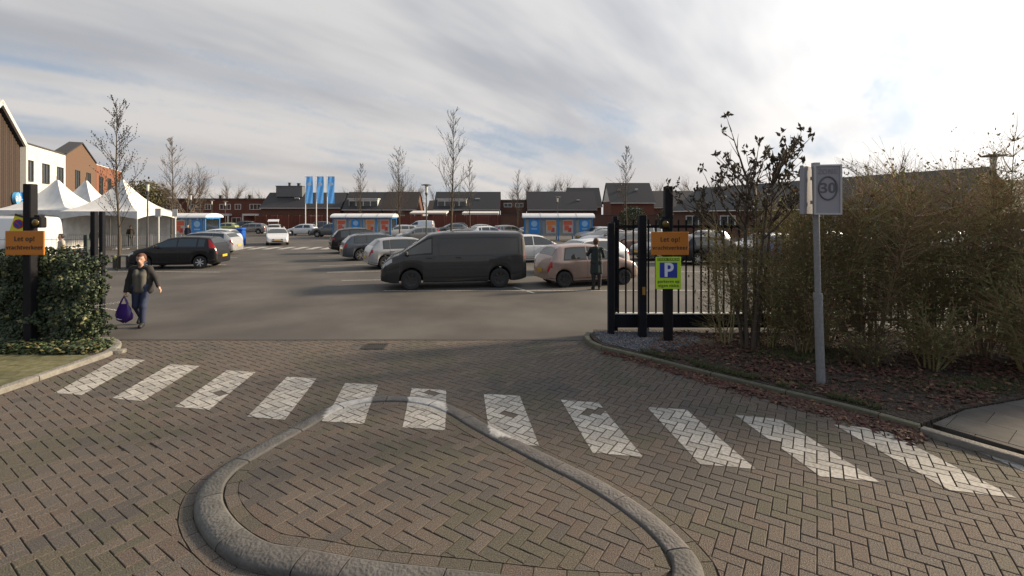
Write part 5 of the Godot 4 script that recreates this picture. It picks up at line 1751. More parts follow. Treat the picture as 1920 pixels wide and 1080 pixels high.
# young, upright bare tree; returns [trunk, crown]
func slim_tree(height: float, clear: float, spread: float, dense: int, seed_: int, thick := 1.0) -> Array:
	rng.seed = seed_
	var trunk := MB.new()
	var crown := MB.new()
	var path := PackedVector3Array()
	var rad := PackedFloat32Array()
	var lean := Vector3(rr(-0.02, 0.02), 0, rr(-0.02, 0.02))
	for i in 13:
		var f := i / 12.0
		path.append(Vector3(lean.x * f * height + 0.04 * sin(f * 9.0 + seed_), f * height, lean.z * f * height))
		rad.append(lerpf(0.085, 0.008, pow(f, 0.8)) * thick)
	trunk.tube(path, rad, 7)
	for i in dense:
		var f := clear + (0.97 - clear) * pow((i + rng.randf()) / dense, 0.9)
		var k := f * 12.0
		var p := path[int(k)].lerp(path[mini(int(k) + 1, 12)], k - int(k))
		var a := rr(0, TAU)
		var len_ := spread * lerpf(1.0, 0.22, (f - clear) / (1.0 - clear)) * rr(0.6, 1.15)
		var dir := Vector3(cos(a), rr(0.9, 2.0), sin(a))
		var br := twig(crown, p, dir, len_, lerpf(0.026, 0.012, f) * thick, 0.10, 4, 5)
		for j in 6:
			var q := br[1 + rng.randi() % 5]
			var tw := twig(crown, q, (dir.normalized() + Vector3(rr(-0.8, 0.8), rr(0, 0.8), rr(-0.8, 0.8))), len_ * rr(0.22, 0.5), 0.010 * thick, 0.16, 3, 3)
			for e in 3:
				var s := tw[1 + e]
				var w := 0.028 * thick
				crown.quad(s, s + Vector3(w, w, 0), s + Vector3(0, 2.4 * w, w * 0.4), s + Vector3(-w, w, 0))
	return [trunk.mesh(), crown.mesh()]

# older, round-headed bare tree
func round_tree(height: float, spread: float, dense: int, seed_: int, thick := 1.0) -> Array:
	rng.seed = seed_
	var trunk := MB.new()
	var crown := MB.new()
	var base := twig(trunk, Vector3.ZERO, Vector3.UP, height * 0.42, 0.16 * thick, 0.03, 7, 4)
	var tips := []
	for i in 7:
		var a := TAU * i / 7.0 + rr(-0.3, 0.3)
		var p := base[2 + i % 3]
		var br := twig(crown, p, Vector3(cos(a) * spread * 0.5, height * 0.5, sin(a) * spread * 0.5), height * 0.55, 0.07 * thick, 0.10, 5, 6)
		for j in range(1, 7): tips.append([br[j], 1.0 - j * 0.1])
	for i in dense:
		var s: Array = tips[rng.randi() % tips.size()]
		var out: Vector3 = (s[0] - Vector3(0, height * 0.45, 0)).normalized()
		var tw := twig(crown, s[0], out + Vector3(rr(-0.9, 0.9), rr(-0.3, 0.9), rr(-0.9, 0.9)), height * rr(0.10, 0.24), 0.022 * thick, 0.22, 3, 3)
		for j in 3:
			twig(crown, tw[1 + j], out + Vector3(rr(-1, 1), rr(-0.4, 1), rr(-1, 1)), height * rr(0.05, 0.11), 0.011 * thick, 0.25, 3, 2)
	return [trunk.mesh(), crown.mesh()]

func plant_tree(called: String, pair: Array, x: float, d: float, s: float, turn: float, label: String, crown_mat: Material, group: String) -> void:
	var o := thing(called, label, "tree", V(x, 0, d), turn, group)
	put("trunk", pair[0], tmat("bark", Color(0.105, 0.085, 0.055), 0.9, noise_tex("wall mottle", 512, 0.05, Color(0.62, 0.6, 0.6), Color(1, 1, 1), 6), 2.0), o).scale = Vector3(s, s, s)
	put("crown", pair[1], crown_mat, o).scale = Vector3(s, s, s)

func leaf_mesh(w: float, l: float, curl: float) -> ArrayMesh:
	var b := MB.new()
	var m := Vector3(0, curl, l * 0.5)
	b.tri(Vector3.ZERO, Vector3(-w * 0.5, -curl * 0.3, l * 0.42), m)
	b.tri(Vector3.ZERO, m, Vector3(w * 0.5, -curl * 0.3, l * 0.42))
	b.tri(Vector3(-w * 0.5, -curl * 0.3, l * 0.42), Vector3(0, -curl, l), m)
	b.tri(m, Vector3(0, -curl, l), Vector3(w * 0.5, -curl * 0.3, l * 0.42))
	return b.mesh()

func spin() -> Basis:
	return Basis.from_euler(Vector3(rr(0, TAU), rr(0, TAU), rr(0, TAU)))

# a many-stemmed bare shrub: stems, fine twigs and a scatter of old leaves
func shrub(called: String, label: String, x: float, d: float, height: float, spread: float, stems: int, twigs: int, leaves: int, tone: Color, category := "shrub", low := 0.12) -> void:
	var o := thing(called, label, category, V(x, 0.05, d), 0.0, "shrubs in the planting bed")
	var st := MB.new()
	var tw := MB.new()
	var pts := []
	for i in stems:
		var a := TAU * i / stems + rr(-0.4, 0.4)
		var out := rr(0.08, 0.75) * spread / height
		st.col = Color(rr(0.8, 1.15), rr(0.8, 1.1), rr(0.75, 1.0))
		var p := twig(st, Vector3(cos(a) * 0.16 * spread * rng.randf(), 0, sin(a) * 0.16 * spread * rng.randf()), Vector3(cos(a) * out, 1.0, sin(a) * out), height * rr(0.6, 1.0), rr(0.010, 0.022), 0.10, 5, 7)
		for j in range(1, 8): pts.append(p[j])
		for j in range(2, 7): pts.append(p[j].lerp(p[j + 1], 0.5))
	var ends := []
	for i in twigs:
		var p: Vector3 = pts[rng.randi() % pts.size()]
		if p.y < low * height and rng.randf() < 0.6: p.y += low * height
		tw.col = Color(rr(0.7, 1.25), rr(0.7, 1.2), rr(0.65, 1.05))
		var out := Vector3(p.x, 0, p.z).normalized()
		var q := twig(tw, p, out * rr(0.1, 1.0) + Vector3(rr(-0.9, 0.9), rr(0.0, 1.0), rr(-0.9, 0.9)), rr(0.25, 0.75) * clampf(height / 2.4, 0.4, 1.2), rr(0.0032, 0.0055), 0.16, 3, 3)
		ends.append(q[2]); ends.append(q[3])
	put("stems", st, tmat("shrub bark %s" % tone.to_html(), tone * 0.8, 0.9, noise_tex("render", 256, 0.02, Color(0.86, 0.86, 0.86), Color(1, 1, 1), 4), 2.0, true), o)
	put("twigs", tw, tmat("shrub twig %s" % tone.to_html(), tone, 0.9, noise_tex("render", 256, 0.02, Color(0.86, 0.86, 0.86), Color(1, 1, 1), 4), 2.0, true), o)
	var xf := []
	var cs := []
	for i in leaves:
		var p: Vector3 = ends[rng.randi() % ends.size()] + Vector3(rr(-0.06, 0.06), rr(-0.06, 0.06), rr(-0.06, 0.06))
		var s := rr(0.7, 1.4)
		xf.append(Transform3D(spin().scaled(Vector3(s, s, s)), p))
		var k := rng.randf()
		cs.append(Color(0.105, 0.118, 0.042) if k < 0.45 else (Color(0.165, 0.14, 0.055) if k < 0.75 else Color(0.18, 0.11, 0.055)))
	multi("leaves", leaf_mesh(0.03, 0.06, 0.008), mat("leaf", Color.WHITE, 0.75, 0.0, true), xf, cs, o)

func make_plants() -> void:
	var lf := mat("leaf", Color.WHITE, 0.75, 0.0, true)
	lf.backlight_enabled = true
	lf.backlight = Color(0.5, 0.48, 0.25)
	var dark := mat("twig dark", Color(0.070, 0.058, 0.048), 0.9)
	var mid := mat("twig grey", Color(0.125, 0.105, 0.092), 0.9)
	var warm := mat("twig warm", Color(0.135, 0.105, 0.08), 0.9)
	var v := [slim_tree(9.0, 0.24, 2.5, 44, 31), slim_tree(9.0, 0.28, 2.3, 40, 47), slim_tree(9.0, 0.20, 2.7, 48, 63)]
	for t in [[0, -18.75, 22.4, 0.88, 0.3, "slim bare tree in front of the white tents"], [1, -29.0, 40.0, 1.0, 1.1, "slim bare tree right of the open tent"], [2, -39.8, 60.0, 1.0, 2.0, "slim bare tree before the far brick terrace"],
			[1, -20.0, 62.0, 1.03, 3.0, "slim bare tree right of the blue flags"], [2, -10.8, 45.0, 0.98, 0.6, "slim bare tree between the first shelter and the lamp"], [0, -3.9, 30.0, 1.02, 2.2, "tallest slim bare tree, directly above the grey van"],
			[1, -5.4, 60.0, 1.06, 4.0, "slim bare tree just right of the tallest one"], [2, 0.85, 75.0, 1.08, 5.0, "slim bare tree left of the second shelter"], [1, 12.4, 51.0, 1.1, 2.6, "slim bare tree before the tall gabled house"], [0, -14.4, 60.0, 0.85, 3.6, "low slim bare tree over the white delivery van"]]:
		plant_tree("bare_tree", v[t[0]], t[1], t[2], t[3], t[4], t[5], dark, "slim bare trees of the car park")
	var r := [round_tree(9.0, 7.0, 330, 5, 1.2), round_tree(9.0, 6.0, 330, 9, 1.2), round_tree(9.0, 8.0, 380, 13, 1.2)]
	for t in [[0, -40.0, 58.0, 0.9, "bushy bare tree behind the slim one right of the tents"], [1, -66.0, 110.0, 1.1, "round bare tree far behind the terrace, left one"], [2, -58.5, 112.0, 1.0, "round bare tree far behind the terrace, right one"], [0, -50.0, 105.0, 0.9, "round bare tree left of the wide slate roof"],
			[1, -34.0, 102.0, 0.98, "bare tree behind the dormer house, left one"], [2, -28.0, 106.0, 1.04, "bare tree behind the dormer house, middle one"], [0, -21.5, 101.0, 1.0, "bare tree behind the plain brown roof"], [1, -16.5, 104.0, 0.9, "bare tree in the gap behind the park lamp"],
			[1, 3.2, 108.0, 1.15, "bare tree over the long slate roof, left one"], [0, 7.6, 110.0, 1.15, "bare tree over the long slate roof, middle one"], [2, 12.6, 106.0, 1.22, "bare tree over the long slate roof, right one"], [1, 31.0, 97.0, 1.0, "bare tree behind the roof right of the tall gable"], [2, 38.0, 94.0, 1.1, "bare tree left of the tall shrub, far off"],
			[0, 57.0, 72.0, 1.3, "bare tree standing behind the long dark roof"], [1, -24.5, 110.0, 1.05, "bare tree showing between two roofs behind the slim tree"], [2, 26.5, 102.0, 0.95, "bare tree just right of the tall gable"]]:
		plant_tree("bare_tree", r[t[0]], t[1], t[2], t[3], t[1], t[4], mid if t[2] > 100.0 else warm, "far bare trees")
	# evergreen tree behind the tents
	var o := thing("evergreen_tree", "round olive-green tree behind the tents and terrace", "tree", V(-67.0, 0, 86.0))
	var tb := round_tree(9.0, 8.0, 200, 21, 1.3)
	put("trunk", tb[0], mats["bark"], o)
	put("branches", tb[1], mid, o)
	var xf := []
	var cs := []
	rng.seed = 77
	for i in 5000:
		var p := Vector3(rr(-1, 1), rr(-1, 1), rr(-1, 1))
		if p.length() > 1.0: continue
		p = p.normalized() * pow(p.length(), 0.5)
		var lump := 0.8 + 0.2 * sin(p.x * 7.0 + 1.0) * cos(p.z * 6.0) + 0.1 * sin(p.y * 9.0)
		xf.append(Transform3D(spin().scaled(Vector3.ONE * rr(0.8, 1.6)), Vector3(0, 6.2, 0) + p * Vector3(4.2, 2.9, 4.0) * lump))
		var g := rr(0.8, 1.25)
		cs.append(Color(0.085 * g, 0.08 * g, 0.03 * g))
	multi("crown", leaf_mesh(0.22, 0.4, 0.05), mat("leaf", Color.WHITE, 0.75, 0.0, true), xf, cs, o)
	# two evergreen bushes by the brown wall
	for q in [[18.3, 71.0, "dark evergreen bush by the brown wall, left one"], [24.5, 72.0, "dark evergreen bush by the brown wall, right one"]]:
		o = thing("evergreen_bush", q[2], "bush", V(q[0], 0, q[1]))
		var stem := MB.new()
		for i in 5: twig(stem, Vector3(rr(-0.4, 0.4), 0, rr(-0.4, 0.4)), Vector3(rr(-0.5, 0.5), 1, rr(-0.5, 0.5)), 2.6, 0.06, 0.1, 4, 4)
		put("stem", stem, mats["bark"], o)
		xf = []
		cs = []
		for i in 1600:
			var p := Vector3(rr(-1, 1), rr(-1, 1), rr(-1, 1))
			if p.length() > 1.0: continue
			p = p.normalized() * pow(p.length(), 0.5)
			xf.append(Transform3D(spin().scaled(Vector3.ONE * rr(0.8, 1.5)), Vector3(0, 2.0, 0) + p * Vector3(2.2, 1.9, 1.6)))
			var g := rr(0.7, 1.2)
			cs.append(Color(0.035 * g, 0.05 * g, 0.022 * g))
		multi("foliage", leaf_mesh(0.18, 0.32, 0.04), mat("leaf"), xf, cs, o)
	ivy_hedge()
	# --- shrubs of the right-hand bed
	rng.seed = 900
	var olive := Color(0.30, 0.25, 0.13)
	var brown := Color(0.28, 0.212, 0.13)
	# small tree-like shrub with withered flower heads
	o = thing("tall_shrub", "tall bare shrub with withered clusters at its twig ends", "shrub", V(4.4, 0.05, 8.7), 0.0)
	var st := MB.new()
	var ends := []
	for i in 6:
		var a := TAU * i / 6.0 + 0.4
		var p := twig(st, Vector3(cos(a) * 0.1, 0, sin(a) * 0.1), Vector3(cos(a) * 0.12, 1.0, sin(a) * 0.12), rr(2.7, 3.3), rr(0.032, 0.05), 0.045, 7, 7)
		for j in 6:
			var q := p[5 + rng.randi() % 3]
			var a2 := a + rr(-1.1, 1.1)
			var br := twig(st, q, Vector3(cos(a2) * 1.0, rr(0.6, 1.6), sin(a2) * 1.0), rr(0.55, 1.05), 0.024, 0.10, 5, 5)
			for k in 5:
				var tw := twig(st, br[1 + k], Vector3(cos(a2) * 0.6 + rr(-0.8, 0.8), rr(0.4, 1.4), sin(a2) * 0.6 + rr(-0.8, 0.8)), rr(0.22, 0.5), 0.011, 0.12, 4, 3)
				ends.append(tw[3])
	put("branches", st, tmat("shrub wood", Color(0.075, 0.058, 0.045), 0.9, noise_tex("render", 256, 0.02, Color(0.86, 0.86, 0.86), Color(1, 1, 1), 4), 2.0), o)
	xf = []
	cs = []
	for e in ends:
		if rng.randf() < 0.3: continue
		for k in 9:
			xf.append(Transform3D(spin().scaled(Vector3.ONE * rr(0.7, 1.3)), e + Vector3(rr(-0.035, 0.035), rr(-0.02, 0.08), rr(-0.035, 0.035))))
			var g := rr(0.7, 1.2)
			cs.append(Color(0.06 * g, 0.05 * g, 0.04 * g))
	multi("flower_heads", leaf_mesh(0.05, 0.10, 0.015), mat("leaf"), xf, cs, o)
	var row := [
		[4.05, 8.95, 2.1, 0.9, 9, 420, 260, olive, "thin shrub in front of the gate bars"], [4.75, 8.75, 2.3, 1.2, 14, 2100, 1200, olive, "olive shrub round the foot of the tall bare shrub"], [5.6, 8.7, 2.8, 1.4, 16, 2700, 1700, olive, "olive shrub just right of the tall bare shrub"],
		[6.4, 8.45, 3.0, 1.5, 17, 2900, 1800, brown, "brown shrub directly behind the grey sign pole"], [7.3, 8.35, 3.3, 1.6, 18, 3000, 1900, olive, "olive shrub right of the grey sign pole"], [8.2, 8.2, 3.6, 1.6, 18, 3000, 1900, brown, "dense brown shrub, third from the sign pole to the right"],
		[9.1, 8.2, 3.8, 1.7, 18, 3000, 1900, olive, "dense olive shrub before the right-hand lamp"], [10.1, 8.3, 3.9, 1.8, 18, 3000, 1900, brown, "tall brown shrub at the right edge, behind"], [11.2, 8.6, 3.9, 1.8, 14, 1500, 900, olive, "tall olive shrub at the far right edge"], [8.0, 7.1, 1.9, 1.5, 18, 1700, 1500, olive, "low dense shrub in front at the right"], [9.4, 7.3, 2.1, 1.6, 18, 1700, 1500, brown, "low brown shrub at the right edge, in front"],
		[5.15, 8.3, 1.5, 1.1, 14, 1500, 900, brown, "knee-high brown shrub in front of the tall bare one"], [5.75, 7.55, 0.75, 0.75, 16, 420, 140, Color(0.15, 0.12, 0.07), "small tuft of bare twigs right of the sign pole's foot"], [6.7, 7.5, 1.2, 1.0, 14, 700, 500, olive, "small leafy shrub behind the leaf litter"]]
	for s in row:
		shrub("bare_shrub", s[8], s[0], s[1], s[2], s[3], s[4], s[5], s[6], s[7])
	litter()

func ivy_hedge() -> void:
	var o := thing("ivy_hedge", "dense dark green ivy hedge along the left fence", "hedge", V(0, 0, 0))
	rng.seed = 321
	var f := FastNoiseLite.new()
	f.seed = 4
	f.frequency = 0.9
	f.fractal_octaves = 3
	var stems := MB.new()
	for i in 60:
		var x := -15.0 + i * 0.105
		twig(stems, V(x, 0.04, 9.2 + rr(-0.3, 0.3)), Vector3(rr(-0.1, 0.1), 1, rr(-0.1, 0.1)), rr(0.9, 1.4), 0.018, 0.15, 4, 6)
	put("stems", stems, mats["bark"], o)
	var xf := []
	var cs := []
	for i in 52000:
		# a point on or just under the hedge's face: front, end or top
		var x := -15.2 + 7.45 * rng.randf()
		var y := 0.06 + 1.86 * rng.randf()
		var topy := lerpf(1.82, 1.6, smoothstep(-9.0, -8.1, x)) + 0.30 * f.get_noise_2d(x * 1.6, 4.0)
		if x > -7.95 + 0.30 * f.get_noise_2d(y * 2.0, 7.0) - 0.12 * y: continue
		if y > topy: continue
		var bulge := 0.26 * f.get_noise_2d(x * 1.3, y * 1.6) + 0.12 * (1.0 - y / 1.9)
		var dfront := 8.92 - bulge
		var deep := pow(rng.randf(), 2.2) * 0.55
		var near_top := y > topy - 0.25
		if near_top and rng.randf() < 0.6: deep = rng.randf() * 0.9
		var p := V(x, y, dfront + deep)
		var face := Basis.from_euler(Vector3(rr(-0.9, 0.5), rr(-0.9, 0.9), rr(0, TAU)))
		var s := rr(0.6, 1.35)
		# leaf plane looks outwards, tip down
		var b := face * Basis(Vector3.RIGHT, PI / 2 + rr(-0.5, 0.5))
		xf.append(Transform3D(b.scaled(Vector3(s, s, s)), p))
		var k := rng.randf()
		var g := rr(0.7, 1.3)
		if k < 0.80: cs.append(Color(0.017 * g, 0.031 * g, 0.011 * g))
		elif k < 0.95: cs.append(Color(0.045 * g, 0.062 * g, 0.02 * g))
		else: cs.append(Color(0.16 * g, 0.15 * g, 0.06 * g))
	# ivy creeping over the ground at the corner
	for i in 2600:
		var a := rng.randf()
		var x := lerpf(-11.5, -7.5, pow(a, 0.6))
		var p := V(x, 0.06 + 0.16 * pow(rng.randf(), 2.0), lerpf(8.28, 8.9, rng.randf()))
		xf.append(Transform3D(Basis.from_euler(Vector3(rr(-0.6, 0.6), rr(0, TAU), rr(-0.6, 0.6))).scaled(Vector3.ONE * rr(0.7, 1.3)), p))
		var g := rr(0.7, 1.3)
		cs.append(Color(0.03 * g, 0.05 * g, 0.016 * g) if rng.randf() < 0.7 else Color(0.12 * g, 0.11 * g, 0.045 * g))
	multi("foliage", leaf_mesh(0.065, 0.075, 0.010), mat("ivy leaf", Color.WHITE, 0.55, 0.0, true), xf, cs, o)

func litter() -> void:
	rng.seed = 555
	var kp := smooth_path(BED, false, 0.06)
	var xf := []
	var cs := []
	var f := FastNoiseLite.new()
	f.seed = 12
	f.frequency = 0.8
	for i in 26000:
		var p := Vector2(rr(2.2, 11.5), rr(5.2, 9.8))
		var side := 99.0
		for q in range(0, kp.size(), 3): side = minf(side, (p - kp[q]).length())
		var inside := Geometry2D.is_point_in_polygon(p, PackedVector2Array([Vector2(2.4, 8.35), Vector2(3.2, 7.45), Vector2(3.85, 6.8), Vector2(4.5, 6.15), Vector2(5.0, 5.75), Vector2(5.8, 6.0), Vector2(6.9, 6.35), Vector2(9, 6.95), Vector2(12, 7.6), Vector2(12, 9.8), Vector2(3.2, 9.8)]))
		if not inside: continue
		if f.get_noise_2d(p.x, p.y) + 0.55 < rng.randf() : continue
		xf.append(Transform3D(Basis.from_euler(Vector3(rr(-0.5, 0.5), rr(0, TAU), rr(-0.5, 0.5))).scaled(Vector3.ONE * rr(0.6, 1.4)), V(p.x, 0.068 + rr(0.0, 0.03), p.y)))
		cs.append(leaf_tone())
	# leaves blown into the gutter along the kerb
	for i in 7500:
		var t := pow(rng.randf(), 0.7) * 0.82 + 0.18
		var k := t * (kp.size() - 1)
		var a := kp[int(k)].lerp(kp[mini(int(k) + 1, kp.size() - 1)], k - int(k))
		var out := Vector2(-0.66, -0.75) * absf(rng.randfn(0.0, 0.11)) * (0.5 + 1.1 * t)
		var p := a + out - Vector2(0.02, 0.02)
		xf.append(Transform3D(Basis.from_euler(Vector3(rr(-0.5, 0.5), rr(0, TAU), rr(-0.5, 0.5))).scaled(Vector3.ONE * rr(0.6, 1.3)), V(p.x, 0.008 + rr(0.0, 0.035) * exp(-out.length() * 9.0), p.y)))
		cs.append(leaf_tone())
	var o := multi("leaf_litter", leaf_mesh(0.05, 0.075, 0.012), mat("leaf"), xf, cs)
	o.set_meta("label", "reddish brown fallen leaves on the bed and along its kerb")
	o.set_meta("category", "leaves")
	# grass tufts and moss at the kerb and under the shrubs
	xf = []
	cs = []
	var blade := MB.new()
	for k in 5:
		var a := k * 1.3
		var w := Vector3(cos(a + 1.57), 0, sin(a + 1.57)) * 0.004
		var t := Vector3(cos(a) * 0.03, 0.07, sin(a) * 0.03)
		blade.tri(w, t, -w)
	for i in 5200:
		var t := rng.randf()
		var p: Vector2
		if i < 1700:
			var k := (0.2 + 0.8 * t) * (kp.size() - 1)
			p = kp[int(k)] + Vector2(0.62, 0.66).rotated(rr(-0.2, 0.2)) * (0.13 + absf(rng.randfn(0.0, 0.14)))
			if f.get_noise_2d(p.x * 1.5, p.y * 1.5 + 9.0) < -0.15: continue
		elif i < 4300:
			p = Vector2(rng.randfn(5.35, 0.5), rng.randfn(8.25, 0.22))
		else:
			p = Vector2(rng.randfn(6.6, 0.6), rng.randfn(6.75, 0.18))
		if p.y < 5.9 or p.x < 2.3: continue
		xf.append(Transform3D(Basis(Vector3.UP, rr(0, TAU)).scaled(Vector3(1, rr(0.3, 1.1), 1)), V(p.x, 0.06, p.y)))
		var g := rr(0.7, 1.3)
		cs.append(Color(0.06 * g, 0.07 * g, 0.022 * g))
	o = multi("grass", blade.mesh(), mat("grass blade", Color.WHITE, 0.7, 0.0, true), xf, cs)
	o.set_meta("label", "short grass and weeds behind the mossy kerb")
	o.set_meta("category", "grass")
	# bluish gravel round the gate posts
	var st := MB.new()
	st.lathe([[0.0, -0.5], [0.8, -0.35], [1.0, 0.05], [0.6, 0.42], [0.0, 0.5]], 6)
	xf = []
	cs = []
	for i in 9000:
		var p := Vector2(rr(1.7, 4.0), rr(8.35, 9.95))
		if not Geometry2D.is_point_in_polygon(p, PackedVector2Array([Vector2(1.72, 9.9), Vector2(1.68, 9.3), Vector2(1.76, 9.0), Vector2(1.95, 8.78), Vector2(2.4, 8.35), Vector2(2.9, 8.5), Vector2(3.6, 9.0), Vector2(3.9, 9.9)])): continue
		var s := rr(0.007, 0.016)
		xf.append(Transform3D(spin().scaled(Vector3(s, s * 0.8, s)), V(p.x, 0.066 + rr(0, 0.008), p.y)))
		var g := rr(0.6, 1.35)
		cs.append(Color(0.13 * g, 0.135 * g, 0.155 * g))
	o = multi("gravel", st.mesh(), mat("gravel stone", Color.WHITE, 0.85, 0.0, true), xf, cs)
	o.set_meta("label", "bluish grey gravel round the gate posts")
	o.set_meta("category", "gravel")

func leaf_tone() -> Color:
	var k := rng.randf()
	var g := rr(0.6, 1.25)
	if k < 0.55: return Color(0.085 * g, 0.033 * g, 0.025 * g)
	if k < 0.85: return Color(0.068 * g, 0.04 * g, 0.025 * g)
	return Color(0.17 * g, 0.095 * g, 0.05 * g)
# ---------------------------------------------------------------- people
# Bones are tapered capsules [a, b, radius at a, radius at b]; their distances are joined smoothly and the field is meshed as surface nets.
func flesh(mb: MB, bones: Array, cell: float, k: float) -> void:
	var lo := Vector3(1e9, 1e9, 1e9)
	var hi := -lo
	for q in bones:
		for e in [[q[0], q[2]], [q[1], q[3]]]:
			lo = lo.min(e[0] - Vector3.ONE * (e[1] + cell * 3.0))
			hi = hi.max(e[0] + Vector3.ONE * (e[1] + cell * 3.0))
	var nx := int((hi.x - lo.x) / cell) + 2
	var ny := int((hi.y - lo.y) / cell) + 2
	var nz := int((hi.z - lo.z) / cell) + 2
	var f := PackedFloat32Array()
	f.resize(nx * ny * nz)
	f.fill(1.0)
	for q in bones:
		var a: Vector3 = q[0]
		var ab: Vector3 = q[1] - a
		var ll := maxf(ab.length_squared(), 1e-8)
		var ra: float = q[2]
		var dr: float = q[3] - ra
		var m := maxf(q[2], q[3]) + k + cell * 2.0
		var i0 := Vector3i(((a.min(q[1]) - lo - Vector3.ONE * m) / cell).clamp(Vector3.ZERO, Vector3(nx - 1, ny - 1, nz - 1)))
		var i1 := Vector3i(((a.max(q[1]) - lo + Vector3.ONE * m) / cell).clamp(Vector3.ZERO, Vector3(nx - 1, ny - 1, nz - 1)))
		for x in range(i0.x, i1.x + 1):
			for y in range(i0.y, i1.y + 1):
				for z in range(i0.z, i1.z + 1):
					var p := lo + Vector3(x, y, z) * cell - a
					var t := clampf(p.dot(ab) / ll, 0.0, 1.0)
					var dd := (p - ab * t).length() - ra - dr * t
					var n := (x * ny + y) * nz + z
					var h := maxf(k - absf(f[n] - dd), 0.0) / k
					f[n] = minf(f[n], dd) - h * h * k * 0.25
	var id := PackedInt32Array()
	id.resize(nx * ny * nz)
	id.fill(-1)
	var base := mb.v.size()
	var sx := ny * nz
	var off := [0, 1, nz, nz + 1, sx, sx + 1, sx + nz, sx + nz + 1]
	for x in nx - 1:
		for y in ny - 1:
			for z in nz - 1:
				var n := (x * ny + y) * nz + z
				var c := 0
				for o in off:
					if f[n + o] < 0.0: c += 1
				if c == 0 or c == 8: continue
				var sum := Vector3.ZERO
				var cnt := 0
				for e in [[0, 1], [2, 3], [4, 5], [6, 7], [0, 2], [1, 3], [4, 6], [5, 7], [0, 4], [1, 5], [2, 6], [3, 7]]:
					var u: float = f[n + off[e[0]]]
					var w: float = f[n + off[e[1]]]
					if (u < 0.0) != (w < 0.0):
						var t := u / (u - w)
						var pa := Vector3(e[0] >> 2, (e[0] >> 1) & 1, e[0] & 1)
						var pb := Vector3(e[1] >> 2, (e[1] >> 1) & 1, e[1] & 1)
						sum += pa.lerp(pb, t)
						cnt += 1
				id[n] = mb.v.size()
				mb.v.append(lo + (Vector3(x, y, z) + sum / cnt) * cell)
				mb.n.append(Vector3.ZERO)
				mb.c.append(mb.col)
	for x in range(1, nx - 1):
		for y in range(1, ny - 1):
			for z in range(1, nz - 1):
				var n := (x * ny + y) * nz + z
				var inside := f[n] < 0.0
				for e in [[sx, nz, 1], [nz, 1, sx], [1, sx, nz]]:
					if inside == (f[n + e[0]] < 0.0): continue
					var q := [id[n], id[n - e[1]], id[n - e[1] - e[2]], id[n - e[2]]]
					if q.min() < 0: continue
					if inside: q.reverse()
					var w: Vector3 = (mb.v[q[2]] - mb.v[q[0]]).cross(mb.v[q[1]] - mb.v[q[3]])
					for g in q: mb.n[g] += w
					mb.ix.append_array(PackedInt32Array([q[0], q[1], q[2], q[0], q[2], q[3]]))
	for g in range(base, mb.v.size()): mb.n[g] = mb.n[g].normalized()

func hand(wrist: Vector3, dir: Vector3, palm: Vector3, thumb: Vector3, curl: float) -> Array:
	var out := []
	var side := dir.cross(palm).normalized()
	if side.dot(thumb) < 0.0: side = -side
	var tip := wrist + dir * 0.085
	out.append([wrist, wrist + dir * 0.03, 0.024, 0.026])
	for i in 4:
		var s := side * (0.026 - i * 0.0175)
		out.append([wrist + dir * 0.02 + s * 0.6, tip + s, 0.015, 0.0115])
		var len_: float = [0.034, 0.040, 0.037, 0.028][i]
		var d1 := (dir * cos(curl) + palm * sin(curl)).normalized()
		var d2 := (dir * cos(curl * 2.1) + palm * sin(curl * 2.1)).normalized()
		out.append([tip + s, tip + s + d1 * len_, 0.0105, 0.009])
		out.append([tip + s + d1 * len_, tip + s + d1 * len_ + d2 * len_ * 0.85, 0.009, 0.007])
	var tb := wrist + dir * 0.03 + side * 0.026
	out.append([tb, tb + (side * 0.7 + dir * 0.8).normalized() * 0.036, 0.013, 0.010])
	out.append([tb + (side * 0.7 + dir * 0.8).normalized() * 0.036, tb + (side * 0.7 + dir * 0.8).normalized() * 0.036 + (dir + palm * 0.5).normalized() * 0.026, 0.010, 0.008])
	return out

func head_bones(c: Vector3, fwd: Vector3) -> Array:
	var r := Vector3.UP.cross(fwd).normalized()
	var u := Vector3.UP
	return [[c + u * 0.02 - fwd * 0.015, c + u * 0.035 + fwd * 0.01, 0.082, 0.078], [c - u * 0.03 + fwd * 0.02, c - u * 0.075 + fwd * 0.045, 0.062, 0.036],
		[c + u * 0.005 + fwd * 0.085, c - u * 0.022 + fwd * 0.103, 0.010, 0.015], [c - u * 0.053 + fwd * 0.078 + r * 0.018, c - u * 0.053 + fwd * 0.078 - r * 0.018, 0.011, 0.011],
		[c + r * 0.074 + u * 0.015, c + r * 0.076 - u * 0.025, 0.016, 0.012], [c - r * 0.074 + u * 0.015, c - r * 0.076 - u * 0.025, 0.016, 0.012]]

func face(o: Node3D, c: Vector3, fwd: Vector3) -> void:
	var r := Vector3.UP.cross(fwd).normalized()
	for s in [-1.0, 1.0]:
		var e := MB.new()
		flesh(e, [[c + r * s * 0.031 + fwd * 0.076 + Vector3.UP * 0.012, c + r * s * 0.035 + fwd * 0.075 + Vector3.UP * 0.012, 0.0085, 0.008]], 0.005, 0.004)
		put("eye", e, mat("eye dark", Color(0.03, 0.025, 0.02), 0.2), o)
	var m := MB.new()
	flesh(m, [[c - Vector3.UP * 0.053 + fwd * 0.086 + r * 0.02, c - Vector3.UP * 0.053 + fwd * 0.086 - r * 0.02, 0.005, 0.005]], 0.004, 0.003)
	put("lips", m, mat("lips", Color(0.25, 0.09, 0.07), 0.5), o)

